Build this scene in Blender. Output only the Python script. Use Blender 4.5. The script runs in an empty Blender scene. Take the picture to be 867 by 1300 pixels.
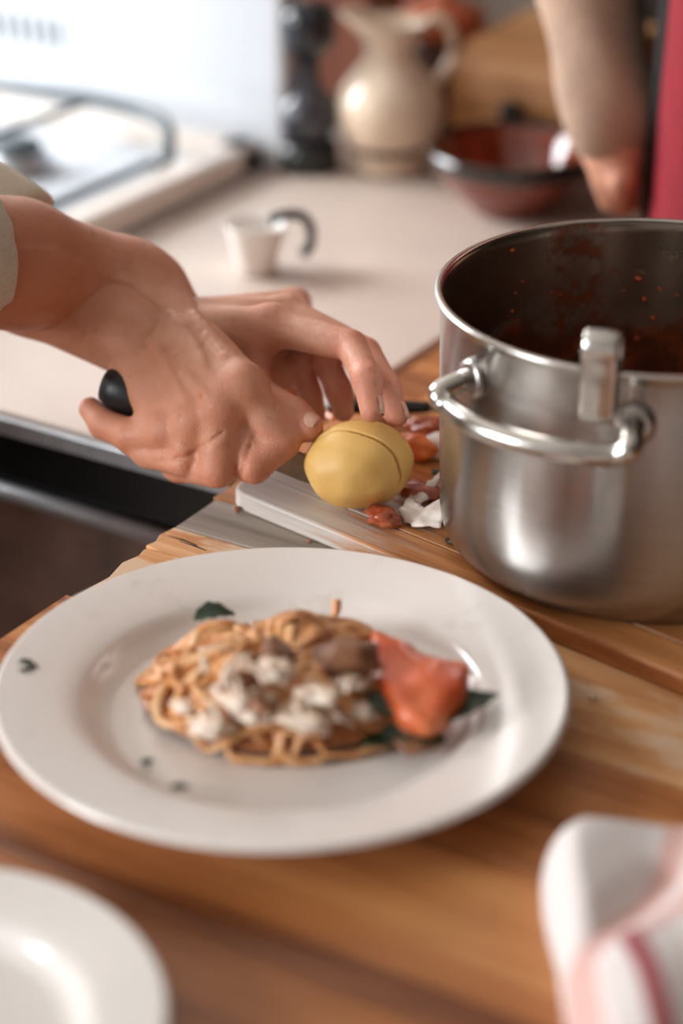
import bpy, bmesh, math, random
import numpy as np
from mathutils import Vector, Matrix, noise as mnoise

random.seed(7)
rng = np.random.default_rng(7)
scn = bpy.context.scene
COL = scn.collection

# ------------------------------------------------------------------ camera, light, exposure
PITCH, HEAD, CAMH, FPX = math.radians(26.7), math.radians(31.3), 0.576, 2700.0
cam_d = bpy.data.cameras.new('camera')
cam = bpy.data.objects.new('camera', cam_d)
COL.objects.link(cam)
cam.location = (0, 0, CAMH)
cam.rotation_euler = (math.radians(90) - PITCH, 0, HEAD)
cam_d.sensor_fit = 'VERTICAL'
cam_d.sensor_height = 1300 * 50 / FPX
cam_d.sensor_width = 36
cam_d.lens = 50
cam_d.dof.use_dof = True
cam_d.dof.focus_distance = 1.215
cam_d.dof.aperture_fstop = 1.55
cam_d.clip_start = 0.02
scn.camera = cam

scn.view_settings.view_transform = 'Standard'
scn.view_settings.look = 'None'
scn.view_settings.gamma = 1
scn.view_settings.use_curve_mapping = False
scn.view_settings.exposure = 0.55
scn.cycles.use_denoising = True

world = bpy.data.worlds.new('world')
scn.world = world
world.use_nodes = True
bg = world.node_tree.nodes['Background']
bg.inputs[0].default_value = (1.0, 0.93, 0.87, 1)
bg.inputs[1].default_value = 0.33

def area(name, loc, aim, sx, sy, power, col):
    d = bpy.data.lights.new(name, 'AREA')
    d.shape = 'RECTANGLE'; d.size = sx; d.size_y = sy; d.energy = power; d.color = col
    o = bpy.data.objects.new(name, d); COL.objects.link(o)
    o.location = loc
    o.rotation_euler = (Vector(aim) - Vector(loc)).to_track_quat('-Z', 'Y').to_euler()
    return o
area('window_light', (-2.34, 1.08, 0.72), (-0.6, 1.0, 0.0), 1.1, 0.95, 52, (0.93, 0.96, 1.0))
area('window_light', (-2.34, -1.25, 0.72), (-0.5, 0.6, 0.0), 1.1, 0.95, 64, (0.93, 0.96, 1.0))

# ------------------------------------------------------------------ helpers
CT, ST, CH, SH = math.cos(PITCH), math.sin(PITCH), math.cos(HEAD), math.sin(HEAD)
def to_room(p):
    r, f, z = p
    return (r * CH - f * SH, r * SH + f * CH, z)
def to_cam(p):
    x, y, z = p
    return (x * CH + y * SH, -x * SH + y * CH, z)
def ray(px, py):
    u = (px - 433.5) / FPX; v = -(py - 650) / FPX
    return (u, CT + v * ST, -ST + v * CT)
def cf(px, py, z):
    """heading-aligned coordinates (right, forward, z) of a pixel's point at height z"""
    d = ray(px, py); t = (z - CAMH) / d[2]
    return np.array((d[0] * t, d[1] * t, z))
def P(px, py, z=0.0):
    return Vector(to_room(cf(px, py, z)))
def Py(px, py, y):
    d = to_room(ray(px, py)); t = y / d[1]
    return Vector((d[0] * t, y, CAMH + d[2] * t))

def wloc(o):
    v = Vector((0, 0, 0))
    while o is not None:
        v = v + o.location; o = o.parent
    return v
def tag(o, label=None, cat=None, group=None, kind=None):
    if label: o['label'] = label
    if cat: o['category'] = cat
    if group: o['group'] = group
    if kind: o['kind'] = kind
    return o
def thing(name, label, cat, loc, group=None):
    o = bpy.data.objects.new(name, None); COL.objects.link(o)
    o.empty_display_size = 0.05
    o.location = loc
    return tag(o, label, cat, group)
def add(name, vf, mat, parent=None, smooth=True, label=None):
    verts, faces = vf
    V = np.asarray(verts, dtype=np.float64).reshape(-1, 3)
    lo, hi = V.min(0), V.max(0)
    if parent is None:
        base = Vector(((lo[0] + hi[0]) / 2, (lo[1] + hi[1]) / 2, lo[2])); loc = base
    else:
        base = wloc(parent); c = Vector(((lo + hi) / 2).tolist())
        loc = c - base; base = c
    V = V - np.array(base)
    me = bpy.data.meshes.new(name)
    me.from_pydata(V.tolist(), [], faces if isinstance(faces, list) else faces.tolist())
    me.update()
    if smooth:
        me.polygons.foreach_set('use_smooth', [True] * len(me.polygons))
    me.materials.append(mat)
    o = bpy.data.objects.new(name, me); COL.objects.link(o)
    o.parent = parent; o.location = loc
    if label: o['label'] = label
    return o
def join(*parts):
    V, F = [], []
    for v, f in parts:
        n = len(V)
        V += [tuple(p) for p in v]; F += [tuple(i + n for i in q) for q in f]
    return V, F
def xf(vf, M):
    return [tuple(M @ Vector(p)) for p in vf[0]], vf[1]
def move(vf, d):
    return [(p[0] + d[0], p[1] + d[1], p[2] + d[2]) for p in vf[0]], vf[1]
def bm_out(bm):
    bm.normal_update()
    V = [tuple(v.co) for v in bm.verts]; bm.verts.index_update()
    F = [tuple(v.index for v in f.verts) for f in bm.faces]
    bm.free(); return V, F
def box(lo, hi, bev=0.0, seg=2):
    bm = bmesh.new(); bmesh.ops.create_cube(bm, size=1)
    for v in bm.verts:
        v.co = Vector([lo[i] + (v.co[i] + 0.5) * (hi[i] - lo[i]) for i in range(3)])
    if bev > 0:
        bmesh.ops.bevel(bm, geom=list(bm.edges), offset=bev, segments=seg, affect='EDGES', profile=0.5)
    return bm_out(bm)
def prism(poly, z0, z1, bev=0.0, seg=2):
    bm = bmesh.new()
    b = [bm.verts.new((p[0], p[1], z0)) for p in poly]; t = [bm.verts.new((p[0], p[1], z1)) for p in poly]
    n = len(poly)
    bm.faces.new(t); bm.faces.new(list(reversed(b)))
    for i in range(n): bm.faces.new((b[i], b[(i + 1) % n], t[(i + 1) % n], t[i]))
    bmesh.ops.recalc_face_normals(bm, faces=list(bm.faces))
    if bev > 0:
        bmesh.ops.bevel(bm, geom=list(bm.edges), offset=bev, segments=seg, affect='EDGES', profile=0.5)
    return bm_out(bm)
def lathe(prof, n=64, c=(0, 0, 0), closed=False):
    """prof list of (r, z); poles welded when r==0"""
    V, F, rings = [], [], []
    for r, z in prof:
        if r < 1e-6:
            V.append((c[0], c[1], c[2] + z)); rings.append([len(V) - 1])
        else:
            s = len(V)
            for k in range(n):
                a = 2 * math.pi * k / n
                V.append((c[0] + r * math.cos(a), c[1] + r * math.sin(a), c[2] + z))
            rings.append(list(range(s, s + n)))
    m = len(rings)
    for i in range(m if closed else m - 1):
        A, B = rings[i], rings[(i + 1) % m]
        for k in range(n):
            k2 = (k + 1) % n
            if len(A) == 1 and len(B) == 1: continue
            if len(A) == 1: F.append((A[0], B[k2], B[k]))
            elif len(B) == 1: F.append((A[k], A[k2], B[0]))
            else: F.append((A[k], A[k2], B[k2], B[k]))
    return V, F
def spline(pts, n):
    """Catmull-Rom through pts"""
    pts = [np.array(p, float) for p in pts]
    q = [2 * pts[0] - pts[1]] + pts + [2 * pts[-1] - pts[-2]]
    out = []
    segs = len(pts) - 1
    for i in range(n):
        u = i / (n - 1) * segs; k = min(int(u), segs - 1); t = u - k
        a, b, c, d = q[k], q[k + 1], q[k + 2], q[k + 3]
        out.append(0.5 * (2 * b + (c - a) * t + (2 * a - 5 * b + 4 * c - d) * t * t + (3 * b - a - 3 * c + d) * t ** 3))
    return out
def tube(pts, rad, sides=10, flat=1.0, up=(0, 0, 1), caps=True):
    """swept section; rad scalar or list; flat = height/width ratio; up = section's short axis hint"""
    pts = [np.array(p, float) for p in pts]; n = len(pts)
    rad = [rad] * n if np.isscalar(rad) else list(rad)
    V, F = [], []
    up = np.array(up, float); prevu = up
    for i in range(n):
        t = pts[min(i + 1, n - 1)] - pts[max(i - 1, 0)]; t = t / (np.linalg.norm(t) + 1e-12)
        u = prevu - t * np.dot(prevu, t)
        if np.linalg.norm(u) < 1e-4: u = np.cross(t, (1, 0.3, 0.1))
        u = u / np.linalg.norm(u); s = np.cross(t, u)
        if flat == 1.0: prevu = u
        for k in range(sides):
            a = 2 * math.pi * k / sides
            V.append(tuple(pts[i] + s * rad[i] * math.cos(a) + u * rad[i] * flat * math.sin(a)))
    for i in range(n - 1):
        for k in range(sides):
            k2 = (k + 1) % sides
            F.append((i * sides + k, i * sides + k2, (i + 1) * sides + k2, (i + 1) * sides + k))
    if caps:
        F.append(tuple(reversed(range(sides)))); F.append(tuple(range((n - 1) * sides, n * sides)))
    return V, F
def ball(c, r, seg=16, rings=10, jit=0.0, seed=0, freq=3.0):
    """ellipsoid (r = 3 radii) with noise"""
    V, F = lathe([(math.sin(math.pi * i / rings), -math.cos(math.pi * i / rings)) if 0 < i < rings else (0, -1 if i == 0 else 1) for i in range(rings + 1)], seg)
    out = []
    for p in V:
        s = 1 + jit * mnoise.noise(Vector(p) * freq * 0.5 + Vector((seed * 7.1, seed * 3.3, 1.7)))
        out.append((c[0] + p[0] * r[0] * s, c[1] + p[1] * r[1] * s, c[2] + p[2] * r[2] * s))
    return out, F

# ---- materials
def srgb(c):
    return tuple((x / 255 / 12.92 if x / 255 <= 0.04045 else ((x / 255 + 0.055) / 1.055) ** 2.4) for x in c) + (1,)
class NT:
    def __init__(s, name):
        s.m = bpy.data.materials.new(name); s.m.use_nodes = True
        s.t = s.m.node_tree; s.b = s.t.nodes['Principled BSDF']
    def n(s, typ, **k):
        x = s.t.nodes.new(typ)
        for a, v in k.items(): setattr(x, a, v)
        return x
    def l(s, a, b): s.t.links.new(a, b)
    def set(s, **k):
        for a, v in k.items(): s.b.inputs[a.replace('_', ' ')].default_value = v
        return s
    def coords(s, scale=(1, 1, 1), rand=False, kind='Object', rot=(0, 0, 0)):
        tc = s.n('ShaderNodeTexCoord'); mp = s.n('ShaderNodeMapping')
        mp.inputs['Scale'].default_value = scale; mp.inputs['Rotation'].default_value = rot
        if rand:
            oi = s.n('ShaderNodeObjectInfo'); ad = s.n('ShaderNodeVectorMath', operation='ADD'); mu = s.n('ShaderNodeVectorMath', operation='SCALE')
            cx = s.n('ShaderNodeCombineXYZ')
            for i in range(3): s.l(oi.outputs['Random'], cx.inputs[i])
            s.l(cx.outputs[0], mu.inputs[0]); mu.inputs['Scale'].default_value = 37
            s.l(tc.outputs[kind], ad.inputs[0]); s.l(mu.outputs[0], ad.inputs[1]); s.l(ad.outputs[0], mp.inputs[0])
        else:
            s.l(tc.outputs[kind], mp.inputs[0])
        return mp.outputs[0]
    def noise(s, vec, scale=5, detail=4, rough=0.55, dist=0.0):
        x = s.n('ShaderNodeTexNoise'); x.inputs['Scale'].default_value = scale; x.inputs['Detail'].default_value = detail
        x.inputs['Roughness'].default_value = rough; x.inputs['Distortion'].default_value = dist
        s.l(vec, x.inputs['Vector']); return x.outputs['Fac']
    def ramp(s, fac, stops):
        x = s.n('ShaderNodeValToRGB'); e = x.color_ramp.elements
        e[0].position, e[0].color = stops[0][0], srgb(stops[0][1])
        e[1].position, e[1].color = stops[-1][0], srgb(stops[-1][1])
        for p, c in stops[1:-1]:
            y = e.new(p); y.color = srgb(c)
        s.l(fac, x.inputs[0]); return x.outputs[0]
    def mix(s, fac, a, b, mode='MIX'):
        x = s.n('ShaderNodeMix', data_type='RGBA', blend_type=mode)
        for v, i in ((fac, 0), (a, 6), (b, 7)):
            if hasattr(v, 'is_output'): s.l(v, x.inputs[i])
            elif i == 0: x.inputs[0].default_value = v
            else: x.inputs[i].default_value = srgb(v)
        return x.outputs[2]
    def math(s, op, a, b=0.5):
        x = s.n('ShaderNodeMath', operation=op)
        for i, v in enumerate((a, b)):
            if hasattr(v, 'is_output'): s.l(v, x.inputs[i])
            else: x.inputs[i].default_value = v
        return x.outputs[0]
    def step(s, v, a, b):
        x = s.n('ShaderNodeMapRange'); x.interpolation_type = 'SMOOTHSTEP'
        s.l(v, x.inputs[0]); x.inputs[1].default_value = a; x.inputs[2].default_value = b
        return x.outputs[0]
    def base(s, c): s.l(c, s.b.inputs['Base Color']); return s
    def bump(s, h, strength=0.3, dist=0.001):
        x = s.n('ShaderNodeBump'); x.inputs['Strength'].default_value = strength; x.inputs['Distance'].default_value = dist
        s.l(h, x.inputs['Height']); s.l(x.outputs[0], s.b.inputs['Normal']); return s
def plain(name, c, rough=0.5, var=0.08, scale=30, bump=0.0, **k):
    t = NT(name); v = t.coords()
    f = t.noise(v, scale, 4)
    a = tuple(max(0, x * (1 - var)) for x in c); b = tuple(min(255, x * (1 + var)) for x in c)
    t.base(t.ramp(f, [(0.3, a), (0.7, b)])).set(Roughness=rough, **k)
    if bump: t.bump(f, bump)
    return t.m
def wood(name, dark, mid, light, rough=0.45, s=1.0, axis=0, worn=None, wornamt=0.5, pale=None):
    t = NT(name)
    sc = [26 * s] * 3; sc[axis] = 1.8 * s
    v = t.coords(tuple(sc), rand=True)
    f1 = t.noise(v, 1.2, 6, 0.6, 0.6)
    v2 = t.coords(tuple(x * 6 for x in sc), rand=True)
    f2 = t.noise(v2, 1.5, 3, 0.6)
    f = t.math('ADD', t.math('MULTIPLY', f1, 0.75), t.math('MULTIPLY', f2, 0.25))
    c = t.ramp(f, [(0.36, dark), (0.5, mid), (0.64, light)])
    oi = t.n('ShaderNodeObjectInfo'); hsv = t.n('ShaderNodeHueSaturation')
    t.l(t.math('ADD', t.math('MULTIPLY', oi.outputs['Random'], 0.35), 0.83), hsv.inputs['Value'])
    t.l(c, hsv.inputs['Color']); c = hsv.outputs[0]
    if worn:
        w = t.noise(t.coords((4, 12, 12) if axis == 0 else (12, 4, 12), rand=True), 3.0, 5, 0.65)
        c = t.mix(t.step(w, wornamt - 0.06, wornamt + 0.06), c, worn)
    if pale:   # bleached end of the stave: wear that belongs to the board itself
        tc = t.n('ShaderNodeTexCoord'); sx = t.n('ShaderNodeSeparateXYZ'); t.l(tc.outputs['Object'], sx.inputs[0])
        nn = t.noise(t.coords((6, 60, 60)), 1.5, 5, 0.65)
        lim = t.math('ADD', sx.outputs['X'], t.math('MULTIPLY', t.math('SUBTRACT', nn, 0.5), 0.25))
        c = t.mix(t.step(lim, -0.13, -0.20), c, t.mix(t.step(f, 0.4, 0.6), tuple(x * 0.88 for x in pale), pale))
    t.base(c).set(Roughness=rough).bump(f, 0.35, 0.0006)
    return t.m

M = {}
M['wood_table'] = wood('oiled_oak', (122, 68, 34), (184, 116, 64), (216, 152, 94), 0.4)
M['wood_worn'] = wood('worn_oak', (172, 106, 58), (212, 152, 98), (232, 186, 138), 0.6, worn=(224, 190, 156), wornamt=0.5)
M['wood_grey'] = wood('greyed_oak', (132, 118, 104), (160, 146, 132), (184, 170, 154), 0.65)
M['wood_board'] = wood('board_beech', (152, 86, 42), (198, 128, 70), (224, 160, 100), 0.4, s=1.1)
M['wood_board_pale'] = wood('board_worn_stave', (158, 94, 50), (200, 134, 78), (222, 164, 108), 0.45, s=1.1, pale=(214, 204, 194))
M['worktop'] = plain('pale_worktop', (196, 180, 168), 0.42, 0.04, 6)
M['enamel'] = plain('white_enamel', (198, 203, 209), 0.22, 0.01, 4)
M['enamel_warm'] = plain('cream_enamel_edge', (226, 216, 206), 0.3, 0.02, 4)
M['black'] = plain('black_gloss_panel', (10, 10, 11), 0.25, 0.1, 10)
M['blackplastic'] = plain('black_plastic', (8, 9, 10), 0.45, 0.2, 60)
M['castiron'] = plain('dark_cast_iron', (62, 72, 76), 0.45, 0.15, 80, 0.1)
M['alu'] = plain('brushed_aluminium', (168, 170, 174), 0.38, 0.05, 90, Metallic=0.8)
M['ovenglass'] = plain('dark_oven_glass', (84, 64, 54), 0.45, 0.25, 14)
M['rail'] = plain('satin_rail', (120, 120, 122), 0.5, 0.05, 20, Metallic=0.5)
M['plaster'] = plain('pale_plaster', (196, 190, 182), 0.9, 0.03, 8, 0.1)
M['plaster_dark'] = plain('brown_plaster', (58, 42, 32), 0.9, 0.05, 8)
M['darkpanel'] = plain('dark_brown_panel', (34, 24, 18), 0.6, 0.1, 8)
M['redwood'] = wood('reddish_wood', (112, 62, 46), (146, 88, 68), (170, 110, 88), 0.6, axis=2)
M['floor'] = plain('grey_brown_tiles', (120, 104, 92), 0.6, 0.1, 3)
M['ceramic'] = plain('white_glazed_porcelain', (238, 232, 226), 0.12, 0.015, 12, Coat_Weight=0.4, Coat_Roughness=0.05)

RUN = (-0.086, 0.080)
def steel(name, col, rough, aniso, stain=False):
    t = NT(name)
    v = t.coords((1, 1, 260), kind='Object')
    f = t.noise(v, 2.0, 4, 0.6)
    c = t.ramp(f, [(0.3, tuple(x * 0.97 for x in col)), (0.7, tuple(min(255, x * 1.02) for x in col))])
    sp = t.noise(t.coords((1, 1, 1)), 26, 5, 0.6)
    t.set(Metallic=1.0)
    t.b.inputs['Anisotropic'].default_value = aniso
    rr = t.n('ShaderNodeMapRange'); t.l(sp, rr.inputs[0]); rr.inputs[3].default_value = rough * 0.8; rr.inputs[4].default_value = rough * 1.25
    t.l(rr.outputs[0], t.b.inputs['Roughness'])
    tg = t.n('ShaderNodeTangent'); tg.direction_type = 'RADIAL'; tg.axis = 'Z'
    t.l(tg.outputs[0], t.b.inputs['Tangent']); t.b.inputs['Anisotropic Rotation'].default_value = 0.25
    if stain:
        # dried tomato sauce: a tide line that runs round the inside plus splashes
        tc = t.n('ShaderNodeTexCoord'); sx = t.n('ShaderNodeSeparateXYZ'); t.l(tc.outputs['Object'], sx.inputs[0])
        n1 = t.noise(t.coords((1, 1, 1)), 22, 6, 0.62); n2 = t.noise(t.coords((1, 1, 1)), 60, 4, 0.6)
        z = sx.outputs['Z']
        lim = t.math('ADD', z, t.math('MULTIPLY', n1, 0.075))
        low = t.step(lim, 0.062, 0.040)
        spl = t.math('MULTIPLY', t.step(n2, 0.60, 0.66), t.step(lim, 0.095, 0.06))
        # a run of sauce down the left of the inside
        dx = t.math('SUBTRACT', sx.outputs['X'], RUN[0]); dy = t.math('SUBTRACT', sx.outputs['Y'], RUN[1])
        dd = t.math('SQRT', t.math('ADD', t.math('MULTIPLY', dx, dx), t.math('MULTIPLY', dy, dy)))
        run = t.math('MULTIPLY', t.step(t.math('ADD', dd, t.math('MULTIPLY', n2, 0.03)), 0.040, 0.028), t.step(n2, 0.42, 0.56))
        fac = t.math('MAXIMUM', t.math('MAXIMUM', low, spl), run)
        sc = t.ramp(n2, [(0.3, (70, 38, 22)), (0.5, (100, 52, 28)), (0.7, (150, 72, 34))])
        c = t.mix(fac, c, sc)
        inv = t.math('SUBTRACT', 1.0, t.math('MULTIPLY', fac, 0.9))
        t.l(inv, t.b.inputs['Metallic'])
    t.base(c)
    return t.m
M['steel'] = steel('brushed_steel', (166, 161, 156), 0.25, 0.8)
M['steel_in'] = steel('steel_inside_with_sauce', (150, 138, 126), 0.28, 0.6, stain=True)
M['steel_plain'] = plain('polished_steel', (200, 196, 190), 0.2, 0.04, 60, Metallic=1.0)
M['blade'] = plain('knife_steel', (120, 112, 102), 0.3, 0.1, 90, Metallic=1.0)

def skin_mat():
    t = NT('skin')
    v = t.coords()
    a = t.noise(v, 26, 5, 0.6); f = t.noise(v, 210, 4, 0.6)
    c = t.ramp(a, [(0.32, (188, 126, 98)), (0.5, (206, 148, 120)), (0.68, (220, 168, 142))])
    at = t.n('ShaderNodeAttribute'); at.attribute_name = 'red'
    c = t.mix(t.math('MULTIPLY', at.outputs['Fac'], 0.55), c, (214, 128, 104))
    at2 = t.n('ShaderNodeAttribute'); at2.attribute_name = 'tan'
    c = t.mix(t.math('MULTIPLY', at2.outputs['Fac'], 0.6), c, (186, 116, 78))
    sp = t.step(t.noise(v, 90, 3, 0.5), 0.62, 0.72)
    c = t.mix(t.math('MULTIPLY', sp, 0.3), c, (150, 84, 60))
    t.base(c).set(Roughness=0.5, Subsurface_Weight=0.12, Subsurface_Scale=0.004)
    t.b.inputs['Subsurface Radius'].default_value = (1, 0.35, 0.2)
    vo = t.n('ShaderNodeTexVoronoi'); vo.feature = 'DISTANCE_TO_EDGE'; vo.inputs['Scale'].default_value = 420; t.l(v, vo.inputs['Vector'])
    wr = t.noise(t.coords((1, 1, 1), rot=(0.3, 0.5, 0.8)), 60, 5, 0.7, 0.8)
    h = t.math('ADD', t.math('MULTIPLY', t.step(vo.outputs['Distance'], 0, 0.12), 0.25), t.math('ADD', wr, t.math('MULTIPLY', f, 0.4)))
    t.bump(h, 0.5, 0.0009)
    return t.m
M['skin'] = skin_mat()
M['nail'] = plain('fingernail', (212, 164, 142), 0.3, 0.04, 200)

def cloth(name, c, var=0.1, sc=900):
    t = NT(name); v = t.coords()
    w = t.noise(v, sc, 2); n = t.noise(v, 18, 4)
    f = t.math('ADD', t.math('MULTIPLY', w, 0.5), t.math('MULTIPLY', n, 0.5))
    t.base(t.ramp(f, [(0.35, tuple(x * (1 - var) for x in c)), (0.65, tuple(min(255, x * (1 + var)) for x in c))])).set(Roughness=0.95)
    t.bump(f, 0.3, 0.001); return t.m
M['shirt'] = cloth('beige_linen', (204, 194, 176))
M['trousers'] = cloth('dark_trousers', (60, 58, 60))
M['sweater'] = cloth('grey_beige_knit', (168, 140, 120), 0.12, 300)
M['crimson'] = cloth('crimson_cloth', (128, 6, 26))
M['darkcloth'] = cloth('black_cloth', (22, 17, 15))
M['hair'] = plain('brown_hair', (58, 40, 28), 0.6, 0.3, 120, 0.5)
M['shoe'] = plain('dark_leather', (40, 30, 26), 0.4, 0.2, 30)

# ------------------------------------------------------------------ implicit surfaces (one skin over many bones)
class Field:
    def __init__(s, lo, hi, h):
        s.lo = np.array(lo, np.float32); s.h = h
        n = np.ceil((np.array(hi) - np.array(lo)) / h).astype(int) + 1
        ax = [s.lo[i] + h * np.arange(n[i], dtype=np.float32) for i in range(3)]
        s.X, s.Y, s.Z = np.meshgrid(*ax, indexing='ij', sparse=True)
        s.shape = tuple(n); s.d = np.full(s.shape, 1.0, np.float32)
    def cap(s, a, b, ra, rb, sq=1.0):
        a = np.array(a, np.float32); b = np.array(b, np.float32); ab = b - a
        L = float(ab @ ab) + 1e-12
        px, py, pz = s.X - a[0], s.Y - a[1], s.Z - a[2]
        t = np.clip((px * ab[0] + py * ab[1] + pz * ab[2]) / L, 0, 1)
        return np.sqrt((px - t * ab[0]) ** 2 + (py - t * ab[1]) ** 2 + (pz - t * ab[2]) ** 2) - (ra + (rb - ra) * t)
    def ell(s, c, r, R=None):
        px, py, pz = s.X - c[0], s.Y - c[1], s.Z - c[2]
        if R is not None:
            R = np.array(R); q = [px * R[0][i] + py * R[1][i] + pz * R[2][i] for i in range(3)]
        else: q = [px, py, pz]
        k = np.sqrt(sum((q[i] / r[i]) ** 2 for i in range(3)))
        return (k - 1) * min(r)
    def add(s, d, k=0.0):
        s.d = smin(s.d, d, k)
    def sub(s, d, k=0.0):
        s.d = -smin(-s.d, d, k)
    def mesh(s):
        d = s.d; nx, ny, nz = d.shape; ins = d < 0
        cnt = np.zeros((nx - 1, ny - 1, nz - 1), np.float32); acc = np.zeros(cnt.shape + (3,), np.float32)
        for ax in range(3):
            sl0 = [slice(None)] * 3; sl1 = [slice(None)] * 3; sl0[ax] = slice(0, -1); sl1[ax] = slice(1, None)
            a, b = d[tuple(sl0)], d[tuple(sl1)]
            cr = (a < 0) != (b < 0)
            t = np.where(cr, a / np.where(cr, a - b, 1), 0).astype(np.float32)
            o = [i for i in range(3) if i != ax]
            for u in (0, 1):
                for v in (0, 1):
                    sl = [slice(None)] * 3
                    sl[o[0]] = slice(u, u + d.shape[o[0]] - 1); sl[o[1]] = slice(v, v + d.shape[o[1]] - 1)
                    c = cr[tuple(sl)]; cnt += c
                    acc[..., ax] += t[tuple(sl)] * c; acc[..., o[0]] += u * c; acc[..., o[1]] += v * c
        act = cnt > 0; idx = np.full(cnt.shape, -1, np.int64); ijk = np.argwhere(act)
        idx[act] = np.arange(len(ijk))
        V = (ijk + acc[act] / cnt[act][:, None]) * s.h + s.lo
        Fs = []
        for ax in range(3):
            o = [i for i in range(3) if i != ax]
            sl0 = [slice(1, -1)] * 3; sl1 = [slice(1, -1)] * 3; sl0[ax] = slice(0, -1); sl1[ax] = slice(1, None)
            a, b = ins[tuple(sl0)], ins[tuple(sl1)]
            e = np.argwhere(a != b); 
            if len(e) == 0: continue
            up = a[tuple(e.T)]
            g = e.copy(); g[:, o[0]] += 1; g[:, o[1]] += 1
            q = []
            for u, v in ((0, 0), (1, 0), (1, 1), (0, 1)):
                h = g.copy(); h[:, o[0]] -= 1 - u; h[:, o[1]] -= 1 - v
                q.append(idx[tuple(h.T)])
            q = np.stack(q, 1)
            flip = up if ax != 1 else ~up
            q[~flip] = q[~flip][:, ::-1]
            Fs.append(q)
        return V, np.concatenate(Fs)
def smin(a, b, k):
    if k <= 0: return np.minimum(a, b)
    h = np.clip(0.5 + 0.5 * (b - a) / k, 0, 1)
    return b + (a - b) * h - k * h * (1 - h)
def room_arr(V):
    V = np.asarray(V, float)
    return np.stack([V[:, 0] * CH - V[:, 1] * SH, V[:, 0] * SH + V[:, 1] * CH, V[:, 2]], 1)
def relax(V, F, it=2, w=0.5):
    V = V.copy(); F = np.asarray(F)
    for _ in range(it):
        s = np.zeros_like(V); c = np.zeros(len(V))
        for i in range(4):
            a, b = F[:, i], F[:, (i + 1) % 4]
            for u, v in ((a, b), (b, a)):
                c += np.bincount(u, minlength=len(V))
                for k in range(3): s[:, k] += np.bincount(u, V[v, k], minlength=len(V))
        V = V * (1 - w) + w * s / c[:, None]
    return V

#@@SETTING
# ------------------------------------------------------------------ the setting
X0, YF, YT = -0.673, 0.992, 1.270       # left edge of the wooden worktop, front edge of the pale worktop, far end of the wood
YW, XL = 1.82, -2.30
def struct(name, vf, mat, smooth=False):
    o = add(name, vf, mat, None, smooth); o['kind'] = 'structure'; return o
struct('floor', box((XL, -2.6, -0.95), (2.2, YW + 0.1, -0.9)), M['floor'])
struct('wall_back', box((XL, YW, -0.9), (2.2, YW + 0.1, 1.6)), M['plaster'])
struct('wall_right', box((2.2, -2.6, -0.9), (2.3, YW + 0.1, 1.6)), M['plaster_dark'])
struct('ceiling', box((XL, -2.6, 1.6), (2.2, YW + 0.1, 1.65)), M['plaster'])
# wall with two window openings
W1, W2, WZ0, WZ1 = (0.5, 1.66), (-1.83, -0.67), 0.22, 1.22
wl = [box((XL - 0.1, -2.6, -0.9), (XL, YW + 0.1, WZ0)), box((XL - 0.1, -2.6, WZ1), (XL, YW + 0.1, 1.6)),
      box((XL - 0.1, -2.6, WZ0), (XL, W2[0], WZ1)), box((XL - 0.1, W2[1], WZ0), (XL, W1[0], WZ1)), box((XL - 0.1, W1[1], WZ0), (XL, YW + 0.1, WZ1))]
struct('wall_left', join(*wl), M['plaster'])
t = NT('window_glass'); t.set(Roughness=0.0, Transmission_Weight=1.0, IOR=1.01); M['glass'] = t.m
for i, (a, b) in enumerate((W1, W2)):
    fr = []
    for y0, y1, z0, z1 in ((a, a + 0.04, WZ0, WZ1), (b - 0.04, b, WZ0, WZ1), (a, b, WZ0, WZ0 + 0.04), (a, b, WZ1 - 0.04, WZ1)):
        fr.append(box((XL - 0.07, y0, z0), (XL - 0.02, y1, z1)))
    fr.append(box((XL - 0.06, (a + b) / 2 - 0.015, WZ0), (XL - 0.03, (a + b) / 2 + 0.015, WZ1)))
    w = struct('window_%d' % (i + 1), join(*fr), M['enamel'])

# pale worktop (two pieces of one L), its gap to the wood is real
wt = thing('worktop', 'pale cream kitchen worktop beside and behind the wooden one', 'worktop', (-0.8, 1.2, -0.9))
add('top', prism([(-1.0035, YF), (X0 - 0.008, YF), (X0 - 0.008, YT + 0.006), (-0.645, YT + 0.006), (-0.645, YW - 0.002), (-1.0035, YW - 0.002)], -0.016, -0.001, 0.002), M['worktop'], wt, False)
add('cabinet_body', prism([(-1.0035, YF + 0.075), (X0 - 0.03, YF + 0.075), (X0 - 0.03, YT + 0.06), (-0.66, YT + 0.06), (-0.66, YW - 0.002), (-1.0035, YW - 0.002)], -0.9, -0.016), M['plaster'], wt, False)
add('edge_strip', box((-1.0035, YF - 0.006, -0.016), (X0 - 0.009, YF - 0.0005, -0.004), 0.001), M['alu'], wt, False, 'thin metal strip on the front edge')

# built-in oven under the pale worktop
ov = thing('oven', 'built-in oven with black control panel and metal rail below the pale worktop', 'oven', (-0.83, YF + 0.03, -0.9))
add('control_panel', box((-0.993, YF, -0.054), (X0 - 0.012, YF + 0.02, -0.017), 0.001), M['black'], ov, False)
add('body', box((-0.993, YF + 0.022, -0.8), (X0 - 0.012, YF + 0.07, -0.017), 0.001), M['black'], ov, False)
add('rail', tube([(-0.99, YF - 0.003, -0.060), (X0 - 0.016, YF - 0.003, -0.060)], 0.0062, 16), M['rail'], ov)
add('door', box((-0.993, YF + 0.002, -0.75), (X0 - 0.012, YF + 0.022, -0.069), 0.002), M['ovenglass'], ov, False, 'dark brown glass oven door')
add('plinth', box((-0.993, YF + 0.03, -0.9), (X0 - 0.012, YF + 0.07, -0.8)), M['black'], ov, False)

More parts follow.
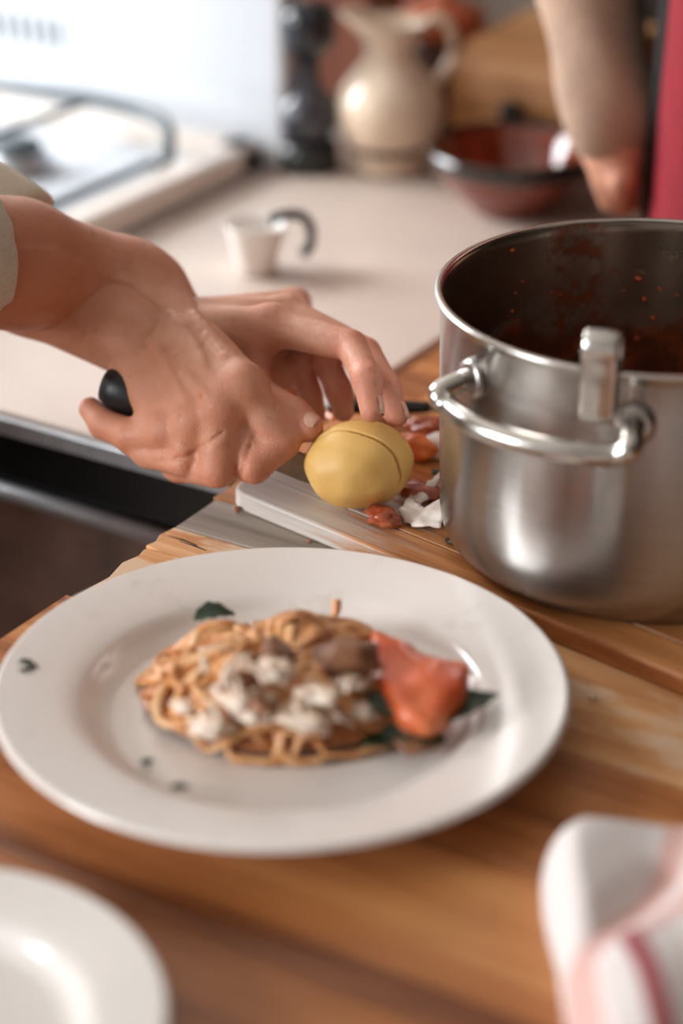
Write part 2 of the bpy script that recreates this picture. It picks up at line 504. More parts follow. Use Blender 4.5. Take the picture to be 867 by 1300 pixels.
# wooden worktop built of planks
tb = thing('wooden_worktop', 'worn oak plank worktop carrying the board, the pot and the plates', 'worktop', (-0.1, 0.7, -0.9))
ys = [-0.05, 0.06, 0.17, 0.28, 0.385, 0.50, 0.605, 0.715, 0.812, 0.911, 0.955, 1.06, 1.165, YT]
for i in range(len(ys) - 1):
    a, b = ys[i] + 0.0005, ys[i + 1] - 0.0005
    m = M['wood_grey'] if i == 9 else (M['wood_worn'] if i == 8 else M['wood_table'])
    ex = [0, 0.002, -0.001, 0.001, 0, 0.0015, 0, -0.001, 0.001, 0.003, 0, 0, 0.001][i]
    if i == 8:   # the worn plank at the corner, its end chipped and split
        poly = [(0.55, a), (0.55, b), (X0 + 0.003, b), (X0 + 0.001, b - 0.012), (X0 + 0.004, b - 0.02), (X0 + 0.002, b - 0.028),
                (X0 + 0.011, b - 0.0295), (X0 + 0.004, b - 0.032), (X0 + 0.006, b - 0.04), (X0 + 0.003, b - 0.052), (X0 + 0.007, b - 0.07), (X0 + 0.004, a)]
        vf = prism(poly, -0.030, -0.0002, 0.0008, 1)
    else:
        vf = box((X0 + ex, a, -0.030), (0.55, b, 0.0), 0.0012, 1)
    add('plank', vf, m, tb, False)
add('cabinet', box((X0 + 0.03, 0.0, -0.9), (0.5, YT - 0.05, -0.0302)), M['redwood'], tb, False)
# the split in the worn plank, drawn as thin dark slivers set into its surface
M['split_dark'] = plain('dark_split', (40, 26, 20), 0.9, 0.3, 200)
cr = []
for a, b in (((213, 680), (250, 692)), ((228, 687), (262, 699))):
    pa, pb = P(*a, -0.0002), P(*b, -0.0002)
    cr.append(tube([pa, (pa + pb) / 2 + Vector((0, 0.0006, 0)), pb], [0.0003, 0.0009, 0.0003], 6, 0.3))
add('crack', join(*cr), M['split_dark'], tb, True, 'dark split in the worn plank')

struct('trim_2', box((Py(748, 60, 1.80).x, 1.795, -0.9), (2.2, YW - 0.001, 1.59)), M['darkpanel'])
struct('trim_1', box((Py(362, 60, 1.74).x, 1.74, -0.0005), (Py(462, 60, 1.74).x, YW - 0.001, 1.59)), M['redwood'])

#@@RANGE
XR, YR = -1.006, 1.524
hob = thing('cooker', 'white enamel cooker with dark pan supports and upright back panel', 'cooker', (-1.3, 1.25, -0.9))
add('body', box((-1.60, YF + 0.02, -0.9), (XR - 0.001, YR + 0.03, 0.0)), M['enamel'], hob, False)
add('hob_rim', join(box((-1.61, YF, 0.0), (XR, YF + 0.035, 0.026), 0.006), box((XR - 0.035, YF, 0.0), (XR, YR, 0.026), 0.006),
                    box((-1.61, YF, 0.0), (-1.575, YR, 0.026), 0.006), box((-1.61, YR - 0.04, 0.0), (XR, YR, 0.026), 0.006)), M['enamel_warm'], hob)
add('hob_surface', box((-1.58, YF + 0.03, 0.0), (XR - 0.03, YR - 0.03, 0.015), 0.002), M['enamel'], hob, False)
bp = add('back_panel', box((-1.61, YR, 0.0), (XR + 0.02, YR + 0.022, 0.36), 0.006), M['enamel'], hob, False)
M['slot'] = plain('dark_slot', (96, 100, 104), 0.8)
for k in range(8):
    c = Py(-40 + k * 16.5, 25 + k * 2.6, YR)
    add('vent_slot', box((c.x - 0.0032, YR - 0.001, c.z - 0.013), (c.x + 0.0032, YR + 0.004, c.z + 0.013), 0.001), M['slot'], bp, False)
# burners and pan supports
def burner(cx, cy, r):
    b = add('burner', lathe([(0, 0.016), (r * 1.25, 0.016), (r * 1.25, 0.019), (r, 0.022), (r, 0.028), (r * 0.85, 0.032), (0, 0.033)], 32, (cx, cy, 0)), M['alu'], hob)
    add('burner_cap', lathe([(0, 0.0405), (r * 0.7, 0.040), (r * 0.8, 0.037), (r * 0.8, 0.033), (0, 0.033)], 32, (cx, cy, 0)), M['castiron'], b)
for cx, cy, r in ((-1.12, 1.16, 0.035), (-1.16, 1.37, 0.028), (-1.43, 1.16, 0.03), (-1.43, 1.37, 0.035)):
    burner(cx, cy, r)
def support(x0, x1):
    y0, y1 = YF + 0.07, YR - 0.055
    h = 0.052; r = 0.0042; p = []
    loop = [(x0, y0, 0.03), (x0, y0, h), (x0, y1 - 0.03, h), (x0 + 0.03, y1, h), (x1 - 0.03, y1, h), (x1, y1 - 0.03, h), (x1, y0, h), (x1, y0, 0.03)]
    p.append(tube(spline([(x0 + 0.02, y1, h), (x0 + 0.1, y1, h + 0.002), (x1 - 0.06, y1, h), (x1 - 0.02, y1 - 0.012, h - 0.004), (x1 - 0.004, y1 - 0.03, 0.036), (x1, y1 - 0.04, 0.017)], 24), r * 1.5, 8))
    p.append(tube([(x0 + 0.02, y1, h), (x0, y1 - 0.03, h), (x0, y0 + 0.02, h), (x0 + 0.02, y0, h), (x1 - 0.02, y0, h), (x1, y0 + 0.02, 0.030), (x1, y1 - 0.06, 0.030), (x1, y1 - 0.04, 0.017)], r, 8))
    p.append(tube([((x0 + x1) / 2, y0, h), ((x0 + x1) / 2, y1, h)], r, 8))
    p.append(tube([(x0, (y0 + y1) / 2, h), ((x0 + x1) / 2, (y0 + y1) / 2, h), (x1, (y0 + y1) / 2, 0.032)], r, 8))
    for x, y in ((x0, y0 + 0.03), (x0, y1 - 0.03), (x1 - 0.02, y0)):
        p.append(tube([(x, y, 0.0155), (x, y, h)], r, 8))
    add('pan_support', join(*p), M['castiron'], hob)
support(-1.27, -1.045); support(-1.55, -1.30)

#@@BOARD
# ------------------------------------------------------------------ cutting board of staves
BT, BB = 0.0125, 0.0004
bd_o = P(289, 619, BT)
bd_x = (P(867, 858, BT) - bd_o); bd_x.z = 0; bd_x.normalize()
bd_y = Vector((-bd_x.y, bd_x.x, 0))
def B(u, v, z=0.0): return bd_o + bd_x * u + bd_y * v + Vector((0, 0, z - BT))
board = thing('chopping_board', 'thick glued-stave wooden chopping board with a pale worn near edge', 'chopping board', (*B(0.27, 0.16).xy, BB))
widths = [0.028, 0.036, 0.040, 0.038, 0.042, 0.036, 0.040, 0.038]
L = 0.52; v0 = 0.0
for i, w in enumerate(widths):
    a, b = v0 + 0.0002, v0 + w - 0.0002; v0 += w
    c = 0.010
    if i == 0: q = [(c, a), (L, a), (L, b), (0, b), (0, a + c), (c * 0.3, a + c * 0.3)]
    elif i == len(widths) - 1: q = [(0, a), (L, a), (L, b), (c, b), (c * 0.3, b - c * 0.3), (0, b - c)]
    else: q = [(0, a), (L, a), (L, b), (0, b)]
    vf = prism(q, 0, BT - BB, 0.0018 if i in (0, len(widths) - 1) else 0.0008, 2)
    Mx = Matrix(((bd_x.x, bd_y.x, 0, bd_o.x), (bd_x.y, bd_y.y, 0, bd_o.y), (0, 0, 1, BB), (0, 0, 0, 1)))
    # keep the stave's grain along its own length: build locally, rotate the object
    ang = math.atan2(bd_x.y, bd_x.x)
    o = add('stave', vf, M['wood_board_pale'] if i < 2 else M['wood_board'], board, False)
    cl = o.location + board.location
    o.location = (Mx @ cl) - board.location
    o.rotation_euler = (0, 0, ang)

#@@POT
# ------------------------------------------------------------------ pot
pc = P(836, 369, 0.162); RP = 0.120; zb = BT + 0.0003; HP = 0.1492
pot = thing('steel_pot', 'large brushed steel cooking pot with loop handle, sauce-stained inside', 'pot', (pc.x, pc.y, zb))
ct = (pc.x, pc.y, zb)
outer = [(0, 0.0), (RP * 0.86, 0.0), (RP * 0.90, 0.0015), (RP * 0.925, 0.005)] + [(RP * 0.925 + 0.006 * math.sin(a * math.pi / 16), 0.005 + 0.02 * (1 - math.cos(a * math.pi / 16))) for a in range(1, 9)]
outer += [(RP - 0.0022, 0.06), (RP - 0.0016, 0.09), (RP - 0.0012, 0.12), (RP - 0.0008, 0.142), (RP + 0.0004, 0.146), (RP + 0.0018, HP - 0.0012)]
add('body', lathe(outer + [(RP + 0.0012, HP)], 128, ct), M['steel'], pot)
inner = [(RP + 0.0012, HP), (RP - 0.001, HP - 0.0003), (RP - 0.0026, HP - 0.003), (RP - 0.0032, 0.12), (RP - 0.0036, 0.08), (RP - 0.004, 0.03), (RP - 0.008, 0.012), (RP - 0.018, 0.007), (0, 0.007)]
inn = [inner[0]]
for a, b in zip(inner[:-1], inner[1:]):
    n = max(1, int(math.hypot(a[0] - b[0], a[1] - b[1]) / 0.004)) if b[0] > 0.05 else 6
    for k in range(1, n + 1): inn.append((a[0] + (b[0] - a[0]) * k / n, a[1] + (b[1] - a[1]) * k / n))
add('inner_wall', lathe(inn, 128, ct), M['steel_in'], pot, True, 'inside wall with dried brown sauce')
rimp = [(RP + 0.0002 + 0.0022 * math.cos(a * math.pi / 6), HP - 0.0008 + 0.0016 * math.sin(a * math.pi / 6)) for a in range(12)]
add('rim', lathe(rimp, 128, ct, closed=True), M['steel_plain'], pot)
def pot_handle(ang, spread=0.42, zc=0.110, out=0.022):
    pts = []
    for k, (da, dr, dz) in enumerate(((-spread, -0.001, 0.012), (-spread * 0.99, 0.008, 0.012), (-spread * 1.0, 0.020, 0.008), (-spread * 0.86, out - 0.003, 0.003), (-spread * 0.45, out + 0.002, 0.003), (0, out + 0.003, 0.003), (spread * 0.45, out + 0.002, 0.003), (spread * 0.86, out - 0.003, 0.003), (spread * 1.0, 0.020, 0.008), (spread * 0.99, 0.008, 0.012), (spread, -0.001, 0.012))):
        r = RP + dr
        pts.append((ct[0] + r * math.cos(ang + da), ct[1] + r * math.sin(ang + da), zb + zc + dz))
    h = add('handle', tube(spline(pts, 60), 0.0060, 14), M['steel_plain'], pot)
    for s in (-1, 1):
        a = ang + s * spread
        q = []
        for dr in (-0.0018, 0.001, 0.0022):
            q.append((ct[0] + (RP + dr) * math.cos(a), ct[1] + (RP + dr) * math.sin(a), zb + zc + 0.012))
        add('bracket', tube(q, [0.011, 0.011, 0.008], 20), M['steel'], h)
HANG = math.atan2(-pc.y, -pc.x) - math.radians(27.5)
pot_handle(HANG); pot_handle(HANG + math.pi)
# flecks of food stuck to the inside
t = NT('tomato_scrap'); t.base(t.ramp(t.noise(t.coords(), 300, 2), [(0.3, (150, 52, 16)), (0.7, (206, 96, 40))])).set(Roughness=0.4); M['scrap'] = t.m
fl = []
camv = Vector((0, 0, CAMH))
for (px, py, s) in ((810, 354, 2.6), (838, 367, 1.5), (818, 379, 2.2), (829, 403, 2.0), (808, 430, 2.0), (650, 318, 1.8), (663, 358, 1.5), (650, 395, 1.5), (792, 369, 1.1), (765, 428, 1.3), (654, 372, 1.2), (860, 375, 1.3), (700, 372, 1.2), (712, 374, 1.2)):
    d = Vector(to_room(ray(px, py)))
    ox, oy = -ct[0], -ct[1]; R = RP - 0.0036
    a = d.x ** 2 + d.y ** 2; b = 2 * (ox * d.x + oy * d.y); c = ox * ox + oy * oy - R * R
    tt = (-b + math.sqrt(b * b - 4 * a * c)) / (2 * a)
    p = camv + d * tt
    fl.append(ball(p, (0.001 * s, 0.001 * s, 0.0007 * s), 8, 6, 0.8, px, 5))
o = add('food_fleck', join(*fl), M['scrap'], pot, True, 'orange flecks of sauce stuck inside'); o['kind'] = 'stuff'
t = NT('dark_sauce'); sv = t.coords(); t.base(t.ramp(t.noise(sv, 60, 5), [(0.3, (52, 20, 10)), (0.6, (96, 38, 18)), (0.75, (150, 66, 30))])).set(Roughness=0.25); t.bump(t.noise(sv, 90, 4), 0.6, 0.003); M['sauce'] = t.m
add('sauce', lathe([(0, 0.020), (0.03, 0.0205), (0.06, 0.020), (0.09, 0.0202), (RP - 0.0065, 0.0195), (RP - 0.0085, 0.016), (0, 0.012)], 48, ct), M['sauce'], None)
s_ = bpy.data.objects['sauce']; tag(s_, 'dark red-brown tomato sauce lying in the bottom of the steel pot', 'sauce')

# hooked ladle over the near rim
def ladle():
    d = Vector(to_room(ray(762, 470))); a_ = math.atan2((P(762, 472, 0.162) - pc).y, (P(762, 472, 0.162) - pc).x)
    n = Vector((math.cos(a_), math.sin(a_), 0)); c0 = Vector((ct[0], ct[1], zb))
    def q(r, z): return c0 + n * (RP + r) + Vector((0, 0, z))
    ld = thing('ladle', 'steel ladle hooked over the near rim of the pot', 'ladle', q(0, 0.02))
    path = spline([q(0.0065, 0.124), q(0.0055, 0.145), q(0.006, 0.162), q(0.001, 0.1695), q(-0.006, 0.165), q(-0.009, 0.14), q(-0.018, 0.08), q(-0.034, 0.034)], 48)
    add('ladle_handle', tube(path, 0.0093, 12, 0.12, up=tuple(n)), M['steel_plain'], ld)
    # bowl
    c = q(-0.060, 0.0265)
    V, F = lathe([(0, 0), (0.016, 0.002), (0.026, 0.009), (0.031, 0.02), (0.0300, 0.02), (0.025, 0.0100), (0.015, 0.0035), (0, 0.0015)], 32, c)
    add('ladle_bowl', (V, F), M['steel_plain'], ld)
ladle()

#@@PLATES
# ------------------------------------------------------------------ plates
def plate(name, label, c, R, hs=1.0, group=None):
    k = R / 0.142
    pr = [(0, 0.0035), (0.055, 0.0035), (0.060, 0.0), (0.066, 0.0), (0.068, 0.003), (0.090, 0.0085), (0.100, 0.0150), (0.120, 0.0195), (0.1405, 0.0236), (0.142, 0.0250),
          (0.1405, 0.0265), (0.137, 0.0262), (0.120, 0.0235), (0.104, 0.0205), (0.0985, 0.0178), (0.094, 0.0130), (0.088, 0.0098), (0.080, 0.0086), (0.04, 0.008), (0, 0.008)]
    pr = [(r * k, z * (k if hs == 1 else hs)) for r, z in pr]
    # subdivide the profile smoothly
    sp = spline([(r, z, 0) for r, z in pr], 90)
    sp = [(max(p[0], 0), p[1]) for p in sp]; sp[0] = (0, pr[0][1]); sp[-1] = (0, pr[-1][1])
    o = add(name, lathe(sp, 128, c), M['ceramic'])
    return tag(o, label, 'plate', group)
m1, m2 = P(358, 695, 0.026), P(358, 1080, 0.026)
pl = ((m1 + m2) / 2); pl.z = 0.0004
t = NT('porcelain_smudged'); v = t.coords()
f = t.step(t.noise(v, 30, 6, 0.7), 0.56, 0.72); g = t.noise(v, 9, 4)
c = t.mix(t.math('MULTIPLY', f, t.math('MULTIPLY', g, 0.5)), (240, 232, 225), (196, 178, 160))
t.base(c).set(Roughness=0.2, Coat_Weight=0.3, Coat_Roughness=0.12); M['ceramic_smudged'] = t.m
p1 = plate('dinner_plate', 'large white rimmed plate holding the noodles, centre of the table', pl, 0.1425)
p1.data.materials[0] = M['ceramic_smudged']
plate('dinner_plate', 'empty white plate cut off by the lower left corner', P(-122, 1300, 0.018) + Vector((0, 0, -0.0176)), 0.104)

#@@FOOD
PZ = pl.z + 0.008
def pasta():
    root = thing('noodles', 'tangled nest of creamy noodles heaped on the large plate', 'pasta', (pl.x, pl.y, PZ))
    cc = Vector(to_room(cf(362, 868, PZ + 0.01)))
    t = NT('noodle'); v = t.coords(rand=True); f = t.noise(v, 50, 4)
    t.base(t.ramp(f, [(0.3, (184, 108, 58)), (0.5, (220, 156, 98)), (0.7, (240, 200, 152))])).set(Roughness=0.35, Subsurface_Weight=0.1, Subsurface_Scale=0.003)
    M['noodle'] = t.m
    def mound(x, y):
        # x,y in heading frame offsets from cc
        d = (x / 0.074) ** 2 + (y / 0.058) ** 2
        return 0.040 * max(0.0, 1 - d) ** 0.6 * (0.8 + 0.35 * mnoise.noise(Vector((x * 35, y * 35, 3.1))))
    # saucy core under the strands
    V, F = [], []; n_, m_ = 14, 40
    for i in range(n_ + 1):
        for j in range(m_):
            e = i / n_; a = 2 * math.pi * j / m_; x, y = 0.072 * e * math.cos(a), 0.056 * e * math.sin(a)
            r_, f_, _ = to_cam(cc); w = to_room((r_ + x, f_ + y, 0)); V.append((w[0], w[1], PZ + 0.0006 + 0.82 * mound(x, y)))
    for i in range(n_):
        for j in range(m_): F.append((i * m_ + j, i * m_ + (j + 1) % m_, (i + 1) * m_ + (j + 1) % m_, (i + 1) * m_ + j))
    t = NT('noodle_sauce'); t.set(Roughness=0.3); t.base(t.ramp(t.noise(t.coords(), 45, 4), [(0.3, (128, 66, 34)), (0.5, (178, 108, 62)), (0.7, (216, 156, 104))])); M['nsauce'] = t.m
    add('sauce_core', (V, F), M['nsauce'], root)
    for k in range(120):
        a0 = random.uniform(0, 6.28); R = random.uniform(0.008, 0.032); span = random.uniform(2.2, 5.5)
        ra = 0.070 * math.sqrt(random.random()) * 0.8; th = random.uniform(0, 6.28)
        ox, oy = ra * math.cos(th), ra * 0.78 * math.sin(th)
        lay = random.uniform(0.86, 1.06); pts = []
        for i in range(26):
            a = a0 + span * i / 25
            rr = R * (1 + 0.35 * math.sin(a * 1.7 + k))
            x = ox + rr * math.cos(a); y = oy + rr * math.sin(a) * 0.85
            e = math.sqrt((x / 0.076) ** 2 + (y / 0.060) ** 2)
            if e > 1: x /= e; y /= e
            z = 0.0030 + lay * mound(x, y) + 0.0045 * mnoise.noise(Vector((x * 60, y * 60, k * 1.3)))
            z = max(z, 0.0028)
            r_, f_, _ = to_cam(cc)
            w = to_room((r_ + x, f_ + y, 0)); pts.append((w[0], w[1], PZ + z))
        o = add('noodle', tube(pts, random.uniform(0.0024, 0.0034), 8, random.uniform(0.4, 0.75), up=(random.uniform(-.3, .3), random.uniform(-.3, .3), 1)), M['noodle'], root)
    # a noodle end that sticks up
    a = P(418, 792, PZ + 0.020); add('noodle', tube(spline([a, a + Vector((0.002, 0.003, 0.006)), a + Vector((0.001, 0.006, 0.012))], 8), 0.0025, 8, 0.6), M['noodle'], root)
    # cream and grated cheese
    t = NT('cream'); t.set(Roughness=0.35, Subsurface_Weight=0.2, Subsurface_Scale=0.004); t.base(t.ramp(t.noise(t.coords(), 60, 3), [(0.3, (228, 196, 166)), (0.7, (244, 228, 212))])); M['cream'] = t.m
    for px, py, z, s in ((270, 920, 0.018, 8), (380, 905, 0.028, 8), (312, 885, 0.032, 8), (322, 905, 0.026, 7), (290, 880, 0.030, 6), (400, 880, 0.034, 7), (440, 865, 0.030, 7), (350, 850, 0.042, 7), (240, 895, 0.018, 5), (455, 900, 0.020, 7), (395, 915, 0.024, 7)):
        c_ = P(px, py, PZ + z)
        add('cream_blob', ball(c_, (s * 0.0013, s * 0.0010, s * 0.00045), 18, 12, 1.1, px, 3.5), M['cream'], root)
    for k in range(16):
        px, py = random.uniform(255, 450), random.uniform(815, 925)
        z = 0.040 - 0.026 * abs((py - 850) / 75) ** 1.2 + random.uniform(0.0, 0.004)
        c_ = np.array(P(px, py, PZ + z)); a = random.uniform(0, 3.14); l = random.uniform(0.006, 0.014)
        d = np.array((math.cos(a), math.sin(a), random.uniform(-.3, .3)))
        pts = spline([c_ - d * l, c_ + (0, 0, 0.002), c_ + d * l], 8)
        add('cheese_shaving', tube(pts, 0.0015, 6, 0.5), M['cream'], root)
    t = NT('mushroom'); t.set(Roughness=0.45); t.base(t.ramp(t.noise(t.coords(), 80, 3), [(0.3, (108, 66, 42)), (0.7, (166, 112, 78))])); M['mushroom'] = t.m
    for px, py, z, s, rz in ((438, 834, 0.036, 1.3, 0.4), (350, 828, 0.040, 0.9, 2.0), (305, 868, 0.034, 0.8, 1.1), (530, 938, 0.012, 0.9, 0.7), (330, 893, 0.032, 0.7, 2.6)):
        c_ = P(px, py, PZ + z)
        vf = ball((0, 0, 0), (0.013 * s, 0.009 * s, 0.0045 * s), 16, 10, 0.5, px, 3)
        R = Matrix.Translation(c_) @ Matrix.Rotation(rz, 4, 'Z') @ Matrix.Rotation(0.35, 4, 'X')
        add('mushroom_slice', xf(vf, R), M['mushroom'], root)
pasta()

t = NT('orange_tomato'); t.set(Roughness=0.28, Subsurface_Weight=0.15, Subsurface_Scale=0.004); t.base(t.ramp(t.noise(t.coords(), 45, 4), [(0.3, (214, 84, 44)), (0.55, (230, 112, 68)), (0.75, (238, 146, 98))])); M['tomato'] = t.m
def slab(name, label, cat, pxpoly, z, th, mat, tilt=0.0, parent=None, sub=2, jit=0.0015):
    """thick soft slice whose outline is a real polygon lying at height z"""
    pts = [P(x, y, z) for x, y in pxpoly]
    c = sum(pts, Vector()) / len(pts)
    bm = bmesh.new(); n = len(pts); vt = []; vb = []
    for p in pts:
        vt.append(bm.verts.new((p.x, p.y, z + th / 2))); vb.append(bm.verts.new((p.x, p.y, z - th / 2)))
    ctv = bm.verts.new((c.x, c.y, z + th * 0.75)); cb = bm.verts.new((c.x, c.y, z - th * 0.5))
    for i in range(n):
        j = (i + 1) % n
        bm.faces.new((vb[i], vb[j], vt[j], vt[i])); bm.faces.new((vt[i], vt[j], ctv)); bm.faces.new((vb[j], vb[i], cb))
    bmesh.ops.recalc_face_normals(bm, faces=list(bm.faces))
    bmesh.ops.subdivide_edges(bm, edges=list(bm.edges), cuts=3, use_grid_fill=True)
    for _ in range(2): bmesh.ops.smooth_vert(bm, verts=list(bm.verts), factor=0.5, use_axis_x=True, use_axis_y=True, use_axis_z=True)
    fw = Vector(to_room((0, 1, 0))).normalized()
    for v in bm.verts:
        k = mnoise.noise(v.co * 90 + Vector((z * 900, 0, 0))); v.co.z += k * jit * 2 + (v.co - c).dot(fw) * tilt
        v.co.x += jit * mnoise.noise(v.co * 120 + Vector((5, 2, 1)))
    o = add(name, bm_out(bm), mat, parent)
    if cat: tag(o, label, cat)
    return o
slab('tomato_slice', 'orange-red tomato piece lying on the right of the noodles', 'tomato', [(468, 818), (500, 826), (540, 846), (598, 852), (592, 888), (548, 926), (505, 912), (475, 870)], PZ + 0.022, 0.014, M['tomato'], 0.10)

t = NT('basil_green'); t.set(Roughness=0.4); t.base(t.ramp(t.noise(t.coords(), 90, 3), [(0.3, (16, 34, 18)), (0.6, (32, 58, 28)), (0.8, (70, 96, 50))])); M['basil'] = t.m
def leaf(name, label, px, py, z, length, width, rz, curl=0.4, group=None, lift=0.0):
    c = P(px, py, z); V, F = [], []
    n, m = 12, 6
    for i in range(n + 1):
        u = i / n; w = width * math.sin(math.pi * min(1, u * 1.02)) ** 0.7 * (1 - 0.25 * u) + 0.0002
        for j in range(m + 1):
            s = j / m * 2 - 1
            x = (u - 0.5) * length; y = s * w / 2
            zz = curl * length * (0.25 - (u - 0.5) ** 2) + abs(s) * w * 0.18 + 0.0006 * math.sin(u * 22 + s * 5)
            V.append((x, y, zz + lift * (u)))
    for i in range(n):
        for j in range(m):
            a = i * (m + 1) + j; F.append((a, a + 1, a + m + 2, a + m + 1))
    k = len(V); V += [(x, y, z_ - 0.0006) for x, y, z_ in V]
    F += [tuple(k + q for q in reversed(f)) for f in F]
    rimv = [j for j in range(m + 1)] + [i * (m + 1) + m for i in range(1, n + 1)] + [n * (m + 1) + j for j in range(m - 1, -1, -1)] + [i * (m + 1) for i in range(n - 1, 0, -1)]
    for a, b in zip(rimv, rimv[1:] + rimv[:1]): F.append((b, a, a + k, b + k))
    R = Matrix.Translation(c) @ Matrix.Rotation(rz, 4, 'Z')
    return tag(add(name, xf((V, F), R), M['basil']), label, 'herb', group)
leaf('basil_leaf', 'dark green leaf at the upper left of the noodles', 272, 783, PZ + 0.022, 0.022, 0.018, HEAD + 0.25, 0.35)
leaf('basil_leaf', 'dark green leaf sticking out under the right tip of the tomato', 584, 912, PZ + 0.013, 0.042, 0.024, HEAD + 0.45, 0.15, lift=0.008)
leaf('basil_leaf', 'wide dark green leaf below the middle of the tomato', 522, 938, PZ + 0.013, 0.034, 0.020, HEAD - 0.2, 0.25)
leaf('basil_leaf', 'dark green leaf between the tomato and the noodles', 482, 895, PZ + 0.020, 0.026, 0.013, HEAD + 2.0, 0.3)
leaf('basil_leaf', 'pale green leaf fold lowest under the tomato', 492, 945, PZ + 0.006, 0.028, 0.012, HEAD - 0.1, 0.2)
leaf('herb_flake', 'green herb flake alone on the left rim of the plate', 33, 848, 0.0245, 0.012, 0.012, HEAD + 0.2, 0.25)
leaf('herb_flake', 'faint green herb flake in the well, upper of two below the noodles', 187, 967, PZ + 0.0030, 0.007, 0.004, HEAD + 0.5, 0.1)
leaf('herb_flake', 'faint green herb flake in the well, lower of two below the noodles', 229, 999, PZ + 0.008, 0.009, 0.005, HEAD, 0.1)

#@@TOWEL
def towel():
    t = NT('striped_towel')
    ap, ar = t.n('ShaderNodeAttribute'), t.n('ShaderNodeAttribute'); ap.attribute_name = 'pink_stripe'; ar.attribute_name = 'red_stripe'
    c = t.mix(t.math('MULTIPLY', ap.outputs['Fac'], 0.6), (232, 222, 218), (214, 136, 118))
    c = t.mix(t.math('MULTIPLY', ar.outputs['Fac'], 0.92), c, (150, 26, 38))
    t.base(c).set(Roughness=0.9, Sheen_Weight=0.2); w = t.noise(t.coords(), 700, 2); t.bump(w, 0.3, 0.001)
    M['towel'] = t.m
    # a folded cloth: a thick rounded slab with soft folds
    corner = cf(690, 1046, 0.02)
    e1 = np.array((1.0, 0.02, 0)); e2 = np.array((0.0, -1.0, 0))
    N, Mm = 130, 150; W, D, H = 0.17, 0.22, 0.030
    def seg(p, a, b):
        ab = b - a; k = np.clip((p - a) @ ab / (ab @ ab), 0, 1); return np.linalg.norm(p - a - ab * k)
    def line(pp): return [cf(x, y, H)[:2] for x, y in pp]
    pinks = [line([(862, 1040), (852, 1090), (828, 1128), (785, 1160), (738, 1196), (742, 1250), (756, 1330)]), line([(900, 1110), (867, 1145), (820, 1182)])]
    reds = [line([(800, 1186), (822, 1240), (845, 1330)])]
    V, PK, RD = [], [], []
    for i in range(N + 1):
        for j in range(Mm + 1):
            a, b = i / N, j / Mm
            def wrap(s, length):
                R = H * 0.55; tt = s * (length + R * 1.6)
                if tt < R * 1.6:
                    th = tt / (R * 1.6) * math.pi / 2
                    return R * (1 - math.cos(th)), math.sin(th)
                return R + tt - R * 1.6, 1.0
            x, hx = wrap(a, W); y, hy = wrap(b, D)
            cr_ = 0.020
            if x < cr_ and y < cr_:
                dx, dy = cr_ - x, cr_ - y; q = max(dx, dy) / (math.hypot(dx, dy) + 1e-9)
                x, y = cr_ - dx * q, cr_ - dy * q
            x -= 0.003 * math.sin(min(1, y / 0.08) * math.pi)      # the side bows out a little
            p = corner + e1 * x + e2 * y; p2 = p[:2]
            d1 = min(seg(p2, u, v) for u, v in zip(pinks[0][:-1], pinks[0][1:]))
            d2 = min(seg(p2, u, v) for u, v in zip(pinks[1][:-1], pinks[1][1:]))
            d3 = min(seg(p2, u, v) for u, v in zip(reds[0][:-1], reds[0][1:]))
            crease = seg(p2, cf(735, 1200, H)[:2], cf(850, 1100, H)[:2])
            z = H * hx * hy + hx * hy * (0.003 * math.sin(70 * x + 40 * y) - 0.007 * math.exp(-(crease / 0.010) ** 2) + 0.004 * math.exp(-(d3 / 0.014) ** 2))
            V.append(to_room((p[0], p[1], max(0.0006, z))))
            PK.append(max(0, min(1, (0.0055 - d1) / 0.0015 + 0.5), 0.9 * min(1, (0.005 - d2) / 0.0015 + 0.5)))
            RD.append(max(0, min(1, (0.0052 - d3) / 0.0015 + 0.5)))
    F = [(i * (Mm + 1) + j, i * (Mm + 1) + j + 1, (i + 1) * (Mm + 1) + j + 1, (i + 1) * (Mm + 1) + j) for i in range(N) for j in range(Mm)]
    k = len(V)
    V += [(x, y, 0.0003) for x, y, z in V]; F += [tuple(k + q for q in reversed(f)) for f in F]
    rimv = list(range(Mm + 1)) + [i * (Mm + 1) + Mm for i in range(1, N + 1)] + [N * (Mm + 1) + j for j in range(Mm - 1, -1, -1)] + [i * (Mm + 1) for i in range(N - 1, 0, -1)]
    for a, b in zip(rimv, rimv[1:] + rimv[:1]): F.append((b, a, a + k, b + k))
    o = add('tea_towel', (V, F), M['towel'])
    for nm, arr in (('pink_stripe', PK), ('red_stripe', RD)):
        at = o.data.attributes.new(nm, 'FLOAT', 'POINT'); at.data.foreach_set('value', np.array(arr + arr, np.float32))
    tag(o, 'white folded tea towel with red and pink stripes at the lower right', 'towel')
towel()

